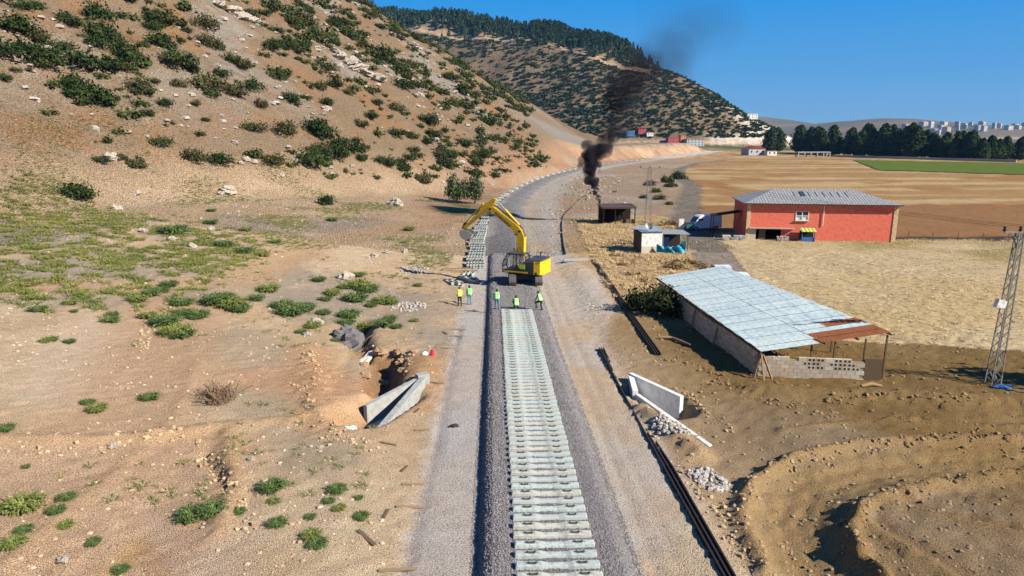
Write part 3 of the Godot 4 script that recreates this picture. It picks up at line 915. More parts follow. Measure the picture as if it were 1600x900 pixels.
	while pl.size() < 4200:
		var s := rng.randf_range(56.0, 128.0); var x := rng.randf_range(9.0, 30.0)
		if is_field(x, s) or lane_d(x, s) < 2.6 or x < 9.0 + 0.06 * (s - 60.0): continue
		if Vector2(x - 16.0, s - 50.0).length() < 11.0: continue
		if rng.randf() > 0.45 + n_mid.get_noise_2d(x * 0.5, s * 0.5): continue
		var z := rng.randf_range(0.5, 1.3)
		pl.append(Transform3D(Basis(Vector3.UP, rng.randf() * TAU).scaled(Vector3(z, z * 0.8, z)), on(x, s, -0.02)))
		tn.append(Color(0.62, 0.46, 0.26).lerp(Color(0.42, 0.31, 0.17), rng.randf()))
	for i in 9000:
		var s := rng.randf_range(40.0, 98.0); var x := rng.randf_range(21.0, 80.0)
		if not is_field(x, s): continue
		var z := rng.randf_range(0.35, 0.8)
		pl.append(Transform3D(Basis(Vector3.UP, rng.randf() * TAU).scaled(Vector3(z, z * 0.5, z)), on(x, s, -0.03)))
		tn.append(Color(0.60, 0.47, 0.28) * rng.randf_range(0.75, 1.1))
	scatter("grass", tuft, pl, tn, "dry straw-coloured grass and stubble right of the track", "grass")
	for i in range(0, DRY_SCRUB.size(), 3):
		var o := thing("dry_shrub", "brown brushwood heap by the white hut" if i % 2 else "dry brown shrub in the parched grass by the hut", "shrub", on(DRY_SCRUB[i], DRY_SCRUB[i + 1], -0.05), rng.randf() * TAU, "brushwood round the white hut" if i % 2 else "dry shrubs round the white hut")
		var w: float = DRY_SCRUB[i + 2]
		put("twigs", bush_shape(600 + i, 420, 8, 0.12, [Color(0.10, 0.065, 0.035), Color(0.22, 0.15, 0.07)], 0.5).mesh(M.leaf, true), null, o)
		o.scale = Vector3(w * 0.5, w * 0.32, w * 0.35)


func stones() -> void:
	var rocks := []
	for k in 5: rocks.append(stone_shape(700 + k, 0.8, 0.2, true).mesh(M.rock))
	for i in range(0, BOULDERS.size(), 3):
		var w: float = BOULDERS[i + 2]
		var x: float = BOULDERS[i]; var s: float = BOULDERS[i + 1]
		var crag := s > 180.0
		var o := put("outcrop" if crag else "boulder", rocks[(i / 3) % 5], null)
		var label := "grey limestone crag high on the near hillside" if crag else ("pale boulder at the foot of the near hillside" if s > 70.0 else "tan boulder lying on the bare earth left of the track")
		tag(o, label, "rock", "crags on the near hillside" if crag else ("boulders at the hillside foot" if s > 70.0 else "boulders on the bare earth"))
		o.position = on(x, s, w * 0.12)
		o.rotation = Vector3(rng.randf_range(-0.3, 0.3), rng.randf() * TAU, rng.randf_range(-0.3, 0.3))
		o.scale = Vector3(w, w * (0.5 if crag else 0.72), w * 0.85)
	var tones := [Color(0.56, 0.51, 0.44), Color(0.54, 0.41, 0.29), Color(0.42, 0.36, 0.30)]
	var sh := stone_shape(801).mesh(M.stone, true)
	var sh2 := stone_shape(802, 0.6, 0.35).mesh(M.stone, true)
	# ballast: loose grey stones
	var pl := []; var tn := PackedColorArray()
	for band in [[13.0, 30.0, 330, 0.055], [30.0, 45.0, 210, 0.065], [45.0, 62.0, 110, 0.08], [62.0, 85.0, 45, 0.11]]:
		for i in int((band[1] - band[0]) * 5.4 * band[2]):
			var s := rng.randf_range(band[0], band[1]); var u := rng.randf_range(-2.75, 2.75)
			if absf(u) < 1.2 and s < 55.0 and rng.randf() < 0.55: continue
			var z: float = band[3] * rng.randf_range(0.6, 1.4)
			pl.append(Transform3D(Basis.from_euler(Vector3(rng.randf() * 6, rng.randf() * 6, rng.randf() * 6)).scaled(Vector3(z, z * 0.8, z)), on(track_x(s) + u, s, z * 0.12)))
			tn.append(Color(0.24, 0.232, 0.25).lerp(Color(0.36, 0.34, 0.335), rng.randf()) * rng.randf_range(0.55, 1.25))
	scatter("gravel", sh, pl, tn, "crushed grey ballast under and beside the sleepers", "gravel")
	pl = []; tn = PackedColorArray()
	for i in 30000:
		var s := 13.0 + 60.0 * pow(rng.randf(), 1.6); var u := rng.randf_range(-5.4, 7.0)
		if absf(u) < 2.6 or (u > 5.6 and s < 40.0): continue
		var z := 0.035 * rng.randf_range(0.5, 1.6) * (1.0 + s / 60.0)
		pl.append(Transform3D(Basis.from_euler(Vector3(rng.randf() * 6, rng.randf() * 6, rng.randf() * 6)).scaled(Vector3(z, z * 0.7, z)), on(track_x(s) + u, s, 0.0)))
		tn.append(Color(0.38, 0.35, 0.32).lerp(Color(0.52, 0.47, 0.41), rng.randf()) * rng.randf_range(0.65, 1.1))
	scatter("gravel", sh2, pl, tn, "loose pale grit on the strips beside the ballast", "gravel")
	pl = []; tn = PackedColorArray()
	for i in 48000:
		var s := 14.0 + 110.0 * pow(rng.randf(), 2.0); var x := rng.randf_range(-0.9, 0.9) * (s + 4.0)
		var u := x - track_x(s)
		if absf(u) < 5.2: continue
		if is_field(x, s): continue
		var near_right := u > 5.0 and s < 46.0
		if n_mid.get_noise_2d(x * 1.5, s * 1.5) + rng.randf_range(-0.4, 0.4) < (-0.25 if near_right else 0.05): continue
		var z := (0.022 + 0.13 * pow(rng.randf(), 6.0)) * (1.0 + s / 45.0)
		pl.append(Transform3D(Basis.from_euler(Vector3(rng.randf_range(-0.4, 0.4), rng.randf() * 6, rng.randf_range(-0.4, 0.4))).scaled(Vector3(z, z * 0.75, z * 0.9)), on(x, s, z * 0.1)))
		var c := soil(x, s)
		tn.append(c.lerp(tones[i % 3], 0.18 if near_right else 0.28) * rng.randf_range(0.8, 1.2))
	scatter("rubble", sh2, pl, tn, "small stones and clods strewn over the earth", "stones")
	pl = []; tn = PackedColorArray()
	for i in 6500:
		var s := rng.randf_range(90.0, 360.0); var x := -rng.randf_range(0.0, 150.0)
		var w := hill_w(x, s)
		if w < 4.0 or n_low.get_noise_2d(x, s) < -0.1: continue
		var z := (0.18 + 1.7 * pow(rng.randf(), 5.0)) * (0.6 + s / 300.0)
		pl.append(Transform3D(Basis.from_euler(Vector3(rng.randf_range(-0.4, 0.4), rng.randf() * 6, rng.randf_range(-0.4, 0.4))).scaled(Vector3(z, z * 0.7, z * 0.9)), on(x, s, z * 0.1)))
		tn.append(Color(0.42, 0.39, 0.355) * rng.randf_range(0.7, 1.1))
	for i in 1600:
		var s := rng.randf_range(95.0, 260.0); var x := track_x(s) + rng.randf_range(8.0, 26.0)
		if is_field(x, s) or lane_d(x, s) < 2.8 or n_mid.get_noise_2d(x, s) < -0.1: continue
		var z := (0.12 + 0.7 * pow(rng.randf(), 4.0)) * (0.6 + s / 200.0)
		pl.append(Transform3D(Basis.from_euler(Vector3(rng.randf_range(-0.4, 0.4), rng.randf() * 6, rng.randf_range(-0.4, 0.4))).scaled(Vector3(z, z * 0.7, z * 0.9)), on(x, s, z * 0.1)))
		tn.append(Color(0.40, 0.35, 0.29) * rng.randf_range(0.6, 1.15))
	scatter("rubble", sh2, pl, tn, "pale stones strewn over the hillside and the gravel slope", "stones")
	pl = []; tn = PackedColorArray()
	for q in [[[-20.8, 25.6], [-19.5, 25.4], [-18.5, 25.8], [-17.4, 27.1], [-16.3, 28.1], [-15.7, 29.4]], [[-15.2, 28.4], [-14.3, 27.2], [-13.6, 26.2], [-12.4, 24.6], [-11.3, 23.0], [-10.4, 21.2]], [[-26.3, 46.9], [-24.2, 42.5], [-22.5, 38.7]], [[6.6, 19.8], [7.2, 23.0], [8.1, 24.6], [9.6, 26.1], [11.7, 27.2], [14.5, 28.2], [18.4, 29.0], [24.0, 28.8]], [[10.3, 19.8], [10.9, 21.7], [12.1, 23.2], [14.0, 24.2], [17.2, 25.2], [20.2, 25.7], [26.0, 25.8]], [[9.3, 42.1], [10.8, 40.2], [11.4, 37.2], [12.1, 35.1], [14.0, 33.6], [18.0, 34.6], [24.0, 34.0]], [[-8.8, 44.5], [-7.6, 42.5], [-7.2, 39.0]], [[-9.9, 30.8], [-8.9, 29.0], [-7.0, 27.8]], [[5.9, 27.0], [6.4, 23.0], [6.3, 19.0]], [[8.6, 36.5], [9.2, 33.5], [9.6, 30.5]], [[-13.8, 42.0], [-12.4, 38.5], [-11.2, 35.0]], [[-12.6, 36.0], [-11.0, 32.0]]]:
		for k in q.size() - 1:
			var a := Vector2(q[k][0], q[k][1]); var b := Vector2(q[k + 1][0], q[k + 1][1])
			for i in int(a.distance_to(b) * 17.0):
				var p := a.lerp(b, rng.randf()) + Vector2(rng.randfn(), rng.randfn()) * 0.26
				var z := 0.05 + 0.24 * pow(rng.randf(), 3.0)
				pl.append(Transform3D(Basis.from_euler(Vector3(rng.randf() * 6, rng.randf() * 6, rng.randf() * 6)).scaled(Vector3(z, z * 0.8, z * 0.9)), on(p.x, p.y, z * 0.15)))
				tn.append(soil(p.x, p.y).lerp(Color(0.45, 0.33, 0.20), 0.35) * rng.randf_range(0.85, 1.25))
	scatter("rubble", sh2, pl, tn, "broken clods along the edges of the bulldozed earth", "clods")
	for q in [[-9.3, 57.5, 1.5, "broken grey rubble heap beside the weeds left of the track", 900], [-10.8, 75.5, 1.7, "broken grey rubble heap under the excavator's shadow", 910], [6.9, 25.5, 0.8, "pale rubble heap between the rails and the earth track", 920], [6.6, 30.5, 0.9, "pale rubble spilled beside the white wing wall", 930]]:
		var heap := Shape.new()
		for i in 130:
			var an := rng.randf() * TAU; var d: float = sqrt(rng.randf()) * q[2]
			var p := on(q[0] + cos(an) * d, q[1] + sin(an) * d * 1.3, 0.04) - on(q[0], q[1])
			heap.tint = Color(0.50, 0.49, 0.48).lerp(Color(0.40, 0.36, 0.32), rng.randf())
			heap.add(stone_shape(q[4] + i % 6), Transform3D(Basis.from_euler(Vector3(rng.randf() * 6, rng.randf() * 6, 0)).scaled(Vector3.ONE * rng.randf_range(0.08, 0.3)), p))
		var o := put("rubble_heap", heap, M.stone, self, true)
		o.position = on(q[0], q[1])
		tag(o, q[3], "rubble", "", "stuff")


# ---------------------------------------------------------------- the railway

func sleeper_shape() -> Shape:
	# prestressed concrete: raised seats at both ends, waisted and lower in the middle, sloping flanks
	var sh := Shape.new()
	var secs := [[-1.30, 0.157, 0.125, 0.19], [-1.26, 0.157, 0.13, 0.21], [-0.5, 0.157, 0.13, 0.205], [-0.3, 0.135, 0.105, 0.175], [0.3, 0.135, 0.105, 0.175], [0.5, 0.157, 0.13, 0.205], [1.26, 0.157, 0.13, 0.21], [1.30, 0.157, 0.125, 0.19]]
	var old := []
	for i in secs.size():
		var q: Array = secs[i]
		var ring := [Vector3(q[0], 0, q[1]), Vector3(q[0], q[3] * 0.45, q[1] * 0.97), Vector3(q[0], q[3] - 0.015, q[2]), Vector3(q[0], q[3], q[2] - 0.02), Vector3(q[0], q[3], 0.02 - q[2]), Vector3(q[0], q[3] - 0.015, -q[2]), Vector3(q[0], q[3] * 0.45, -q[1] * 0.97), Vector3(q[0], 0, -q[1])]
		if i:
			for k in 7:
				sh.quad(old[k], old[k + 1], ring[k + 1], ring[k], (ring[k] + ring[k + 1]) / 2.0 - Vector3(q[0], 0.05, 0))
		if i == 0 or i == secs.size() - 1:
			for k in range(1, 7): sh.quad(ring[0], ring[k], ring[k + 1], ring[0], Vector3(signf(q[0]), 0, 0))
		old = ring
	return sh


func fastening_shape() -> Shape:
	var sh := Shape.new()
	sh.box(Vector3(0, 0.01, 0), Vector3(0.17, 0.02, 0.19))
	for sg in [-1.0, 1.0]:
		sh.box(Vector3(sg * 0.12, 0.022, 0), Vector3(0.05, 0.044, 0.17))
		sh.tube([Vector3(sg * 0.10, 0.05, -0.07), Vector3(sg * 0.17, 0.06, -0.05), Vector3(sg * 0.17, 0.06, 0.05), Vector3(sg * 0.10, 0.05, 0.07)], [0.014], 5)
		sh.tube([Vector3(sg * 0.135, 0.03, 0), Vector3(sg * 0.135, 0.10, 0)], [0.022], 6)
		sh.tube([Vector3(sg * 0.19, 0.02, 0), Vector3(sg * 0.26, 0.02, 0)], [0.012], 5)
	return sh


var sleeper_meshes := []
var fastening_mesh: Mesh

func sleeper(at: Vector3, turn: float, label: String, group: String, parts := true, tilt := 0.0, stacked := false) -> Node3D:
	var o := thing("railway_sleeper", label, "railway sleeper", at, turn, group)
	o.rotation.z = tilt
	var k := rng.randi() % 4
	put("concrete_body", sleeper_meshes[k], null, o)
	if parts:
		for sg in [-1.0, 1.0]:
			var fs := put("rail_fastening", fastening_mesh, null, o)
			fs.position = Vector3(sg * 0.78, 0.203, 0); fs.scale = Vector3(0.85, 0.6, 0.6)
			if stacked:
				fs.material_override = M.rubber; fs.scale = Vector3(1.15, 1.0, 1.15)
	return o


func rail_shape(length: float) -> Shape:
	var h := PackedVector2Array([Vector2(-0.07, 0), Vector2(0.07, 0), Vector2(0.07, 0.012), Vector2(0.012, 0.03), Vector2(0.010, 0.115), Vector2(0.034, 0.125), Vector2(0.034, 0.15), Vector2(0.026, 0.16), Vector2(-0.026, 0.16), Vector2(-0.034, 0.15), Vector2(-0.034, 0.125), Vector2(-0.010, 0.115), Vector2(-0.012, 0.03), Vector2(-0.07, 0.012)])
	return Shape.new().prism(h, Transform3D(), length)


func rail(pts: Array, label: String, group := "", lift := 0.0) -> void:
	# a bent rail lying on the ground along pts
	var sh := Shape.new()
	for i in pts.size() - 1:
		var a := on(pts[i][0], pts[i][1], lift + 0.02); var b := on(pts[i + 1][0], pts[i + 1][1], lift + 0.02)
		var z := (b - a).normalized(); var x := Vector3.UP.cross(z).normalized()
		sh.add(rail_shape(a.distance_to(b) + 0.01), Transform3D(Basis(x, z.cross(x), z), (a + b) / 2.0))
	var o := put("steel_rail", sh, M.rail)
	tag(o, label, "rail", group)


func railway() -> void:
	for m in M.sleeper: sleeper_meshes.append(sleeper_shape().mesh(m))
	fastening_mesh = fastening_shape().mesh(M.clip_iron)
	var n := 0
	var s := 14.6
	while s < 55.4:
		sleeper(Vector3(rng.randf_range(-0.02, 0.02), track_y(s) - 0.205, -s), rng.randf_range(-0.006, 0.006), "concrete sleeper laid across the ballast, %s from the squatting worker" % nth(71 - n), "sleepers laid on the ballast")
		s += 0.58
		n += 1
	# stacks along the left edge of the bed
	var at := 79.0
	for k in 20:
		var u := -4.0 + rng.randf_range(-0.15, 0.15)
		var wide := 6 if k < 9 else 4
		var turn := PI / 2 + rng.randf_range(-0.08, 0.08) - 0.0016 * maxf(at - 95.0, 0.0)
		for layer in (2 if k < 9 else 1):
			for j in wide:
				var x := track_x(at) + u + (j - wide / 2.0) * 0.36
				var y := gy(track_x(at) + u, at) + 0.02 + layer * 0.27 + (0.0 if k < 9 else 0.22)
				sleeper(Vector3(x, y, -at + rng.randf_range(-0.12, 0.12)), turn, "concrete sleeper in the %s layer of the %s stack from the near end" % ["top" if layer else "bottom", nth(k + 1)] if k < 9 else "concrete sleeper in the %s stack from the near end, beyond the excavator" % nth(k + 1), "sleepers stacked beside the bed", k < 14, 0.0, true)
		if k >= 9:
			for e in [-0.7, 0.7]:
				var o := put("timber_bearer", Shape.new().box(Vector3.ZERO, Vector3(1.7, 0.22, 0.15)), M.old_wood)
				o.position = Vector3(track_x(at) + u - 0.2, gy(track_x(at) + u, at) + 0.12, -at + e)
				tag(o, "dark timber bearer under the %s sleeper stack from the near end" % nth(k + 1), "timber", "timber bearers under the sleeper stacks")
		at += 4.2 if k < 10 else 5.6
	for k in 26:
		var u := -4.3
		var turn := PI / 2 - atan(0.00164 * maxf(at - 95.0, 0.0))
		for j in 2:
			var o := sleeper(on(track_x(at) + u + j * 0.5, at, 0.03) + Vector3(0, 0.2 * 0, 0), turn, "small far-off pale sleeper in the line along the curving bed", "far sleepers along the curve", false)
			o.scale = Vector3(1, 1.8, 1.5)
		at += 10.5
	# the untidy heap next to the two workers
	for q in [[-6.6, 68.9, 0.0, 2.0], [-6.05, 69.1, 0.0, 2.1], [-5.5, 69.0, 0.0, 1.95], [-4.75, 70.6, 0.0, 2.2], [-4.3, 70.4, 0.0, 2.15], [-3.85, 70.3, 0.0, 2.1], [-4.6, 70.2, 0.23, 2.25], [-4.1, 70.6, 0.23, 2.0], [-5.3, 73.5, 0.0, 1.4], [-4.8, 73.6, 0.0, 1.5], [-4.3, 73.4, 0.0, 1.45]]:
		sleeper(on(q[0], q[1], q[2] + 0.03), q[3], "concrete sleeper in the untidy heap behind the two workers at left", "sleepers in the untidy heap", true, rng.randf_range(-0.05, 0.05), true)
	for q in [[-6.2, 75.4, 0.12, 3.0, "long yellowish timber beam lying across the sleeper heap, farther one"], [-5.0, 74.9, 0.02, 2.6, "long yellowish timber beam lying across the sleeper heap, nearer one"]]:
		var o := put("timber_beam", Shape.new().box(Vector3.ZERO, Vector3(q[3], 0.14, 0.16)), M.wood)
		o.position = on(q[0], q[1], 0.32); o.rotation.y = q[2]
		tag(o, q[4], "timber")
	# rails lying on the right
	for k in 3:
		rail([[5.15 + k * 0.17, 15.0], [5.2 + k * 0.17, 26.0], [5.25 + k * 0.15, 36.0], [5.3 + k * 0.14, 44.6]], "long dark rusty rail lying along the right edge of the bed, %s of three" % ["track-side one", "middle one", "outermost one"][k], "rails along the right edge")
	for k in 3:
		rail([[8.75 + k * 0.17, 42.8], [9.0 + k * 0.16, 52.0], [9.55 + k * 0.14, 66.0], [9.95 + k * 0.13, 80.5]], "dark rail lying on the gravel below the block shed, %s of three" % ["track-side one", "middle one", "shed-side one"][k], "rails beside the block shed")
	rail([[7.2, 85.0], [7.9, 95.0], [9.0, 108.0], [10.4, 122.0]], "rusty brown rail lying beside the bed right of the excavator")
	rail([[10.6, 124.0], [11.9, 132.8], [14.2, 143.5], [18.7, 164.1], [25.1, 186.8], [28.0, 198.3]], "far dark rail curving along the right shoulder of the bed")
	var bars := thing("steel_bar_bundle", "flat bundle of pale grey steel bars lying right of the excavator", "steel bars", on(7.9, 80.4), 0.25)
	for k in 6:
		put("bar", Shape.new().box(Vector3(rng.randf_range(-0.25, 0.25), 0.07 + 0.09 * (k / 4), (k % 4) * 0.24 - 0.4), Vector3(3.0, 0.09, 0.16)), M.galvanised, bars)
	# planks and odds and ends
	for q in [[-6.3, 20.9, 1.1, 0.14, -0.85, "long weathered grey plank lying alone on the bare earth"], [-5.1, 23.2, 1.0, 0.13, 0.1, "plank end sticking out from the gravel strip, second one from the front"], [-5.2, 25.0, 0.85, 0.12, 0.15, "plank end sticking out from the gravel strip, third one from the front"], [-5.9, 22.6, 0.6, 0.12, 1.45, "short upright-lying dark plank near the gravel strip"], [-5.0, 19.2, 1.2, 0.13, 0.12, "plank end sticking out from the gravel strip, the frontmost"], [-5.4, 30.6, 0.7, 0.12, 0.2, "plank by the near end of the grey wing wall"], [-6.7, 28.7, 0.8, 0.12, -0.3, "short plank on the orange soil before the grey wing wall"], [-5.5, 35.2, 0.9, 0.12, 0.35, "thin plank beside the top of the grey wing wall"], [-5.3, 37.6, 1.0, 0.12, 0.3, "thin plank above the grey wing wall"], [-5.1, 45.2, 1.0, 0.12, 0.05, "thin board by the gravel edge below the workers"], [-4.7, 48.6, 1.0, 0.12, 0.25, "yellowish board by the gravel edge below the workers"], [-4.6, 50.6, 1.1, 0.12, 0.1, "yellowish board nearest the two workers at left"], [-5.9, 45.6, 1.1, 0.13, 1.5, "board lying lengthwise beside the red can"], [-5.6, 49.2, 0.9, 0.12, -1.1, "dark board lying aslant by the gravel edge"], [-5.7, 26.3, 0.5, 0.1, 1.2, "dark broken board among stones near the gravel strip"], [-5.9, 33.0, 0.7, 0.1, 1.35, "dark board propped against the grey wing wall"]]:
		var o := put("wooden_plank", Shape.new().box(Vector3.ZERO, Vector3(q[2], 0.035, q[3])), M.old_wood if "dark" in q[5] or "grey plank" in q[5] else M.wood)
		var half: Vector3 = Vector3(cos(q[4]), 0, -sin(q[4])) * q[2] * 0.5
		var a := on(q[0] + half.x, q[1] - half.z, 0.04); var b := on(q[0] - half.x, q[1] + half.z, 0.04)
		o.position = (a + b) / 2.0
		var z := (a - b).normalized()
		o.basis = Basis(z, z.cross(Vector3(-z.z, 0, z.x).normalized()) * -1.0, Vector3(-z.z, 0, z.x).normalized())
		if o.basis.determinant() < 0: o.basis.y = -o.basis.y
		tag(o, q[5], "plank")
	var can := thing("plastic_can", "red plastic can standing on the earth left of the bed", "can", on(-6.0, 43.1), 0.3)
	put("body", Shape.new().tube([Vector3(0, 0, 0), Vector3(0, 0.3, 0), Vector3(0, 0.36, 0)], [0.15, 0.15, 0.07], 10), M.red_plastic, can)
	put("lid", Shape.new().tube([Vector3(0, 0.36, 0), Vector3(0, 0.41, 0)], [0.05], 8), M.black_iron, can)
	put("handle", Shape.new().tube([Vector3(-0.1, 0.34, 0), Vector3(-0.07, 0.43, 0), Vector3(0.07, 0.43, 0), Vector3(0.1, 0.34, 0)], [0.014], 5), M.red_plastic, can)
	var bag := put("crumpled_sack", stone_shape(31, 0.6, 0.15, true), M.white_cloth)
	bag.position = on(-6.45, 43.0, 0.08); bag.scale = Vector3(0.4, 0.35, 0.35)
	tag(bag, "small pale sack beside the red can", "sack")
	var face := put("dark_rock", stone_shape(741, 0.8, 0.2, true), mat(Color(0.16, 0.15, 0.16), 0.9, 0.0, M.fine, 1.5, 3.0))
	face.position = on(-12.3, 46.8, 0.15); face.scale = Vector3(2.2, 1.9, 3.0); face.rotation.y = 0.4
	tag(face, "dark grey rock hump beside the gully among green weeds", "rock")
	var slab := put("fallen_slab", stone_shape(742, 0.5, 0.1, true), M.block[2])
	slab.position = on(-10.6, 43.6, 0.25); slab.scale = Vector3(0.7, 0.6, 2.9); slab.rotation = Vector3(0.25, -0.35, 0.1)
	tag(slab, "pale broken concrete slab lying by the gully's dark rock", "slab")
	for q in [[-9.6, 44.2, 0.9], [-8.0, 42.6, 0.7], [-9.0, 41.4, 0.8], [-7.6, 40.4, 0.6], [-9.7, 39.2, 0.7], [-8.3, 44.0, 0.8], [-7.3, 43.4, 0.5], [-10.1, 41.0, 0.6]]:
		var clod := put("earth_clod", stone_shape(750 + int(q[1]), 0.8, 0.25, true), mat(Color(0.40, 0.27, 0.165), 0.95, 0.0, M.fine, 1.5, 4.0))
		clod.position = on(q[0], q[1], 0.05); clod.scale = Vector3(1.15, 0.8, 1.0) * q[2] * 0.95; clod.rotation.y = q[0] * 3.0
		tag(clod, "broken lump of brown earth in the gully above the grey culvert", "earth lump", "earth lumps in the gully")
	var lump := put("black_rag", stone_shape(33, 0.35, 0.2, true), M.rubber)
	lump.position = on(-3.9, 31.1, 0.04); lump.scale = Vector3(0.5, 0.4, 0.32)
	tag(lump, "crumpled black rag on the pale gravel strip", "rag")
	var trash := put("white_sack", stone_shape(35, 0.6, 0.3, true), M.white_cloth)
	trash.position = on(-9.0, 30.5, 0.1); trash.scale = Vector3(0.95, 1.0, 0.7)
	tag(trash, "crumpled white sack at the mouth of the grey culvert", "sack")


# ---------------------------------------------------------------- culvert walls

func wing(o: Node3D, called: String, a: Vector3, b: Vector3, top_a: float, top_b: float, low: float, thick: float, m: Material) -> void:
	# an upright wall from a to b (plan), its top falling from top_a to top_b
	var d := Vector3(b.x - a.x, 0, b.z - a.z)
	var len := d.length()
	var x := d / len
	var base := o.global_position if o.is_inside_tree() else o.position
	put(called, Shape.new().prism(PackedVector2Array([Vector2(0, low), Vector2(len, low), Vector2(len, top_b - 0.03), Vector2(len - 0.03, top_b), Vector2(0, top_a)]), Transform3D(Basis(x, Vector3.UP, x.cross(Vector3.UP)), Vector3(a.x, 0, a.z) - Vector3(base.x, base.y, base.z)), thick), m, o)


func culverts() -> void:
	var o := thing("culvert_wing_wall", "grey concrete culvert with splayed wing walls left of the track", "culvert", Vector3(-7.4, 0, -34.2))
	wing(o, "far_wall", Vector3(-6.35, 0, -37.1), Vector3(-8.75, 0, -34.0), 0.95, 0.62, -1.2, 0.25, M.concrete)
	wing(o, "near_wall", Vector3(-6.0, 0, -37.0), Vector3(-7.6, 0, -30.9), 1.05, 0.55, -1.2, 0.34, M.concrete)
	put("head_block", Shape.new().box(Vector3(-6.05 + 7.4, 0.2, -37.35 + 34.2), Vector3(0.7, 1.9, 0.45), Basis(Vector3.UP, 0.5)), M.concrete, o)
	put("floor_slab", Shape.new().box(Vector3(-7.9 + 7.4, -0.55, -33.6 + 34.2), Vector3(1.4, 0.2, 4.6), Basis(Vector3.UP, 0.5)), M.concrete, o)
	o = thing("culvert_wing_wall", "bright white concrete culvert with splayed wing walls right of the rails", "culvert", Vector3(7, 0, -33.5))
	wing(o, "far_wall", Vector3(6.1, 0, -38.0), Vector3(8.2, 0, -34.4), 0.85, 0.78, -0.9, 0.25, M.white_wall)
	wing(o, "near_wall", Vector3(5.95, 0, -35.2), Vector3(8.1, 0, -28.9), 0.62, 0.50, -0.9, 0.22, M.white_wall)
	put("head_block", Shape.new().box(Vector3(6.0 - 7, -0.05, -36.6 + 33.5), Vector3(0.3, 1.6, 2.6), Basis(Vector3.UP, -0.1)), M.white_wall, o)


# ---------------------------------------------------------------- the excavator

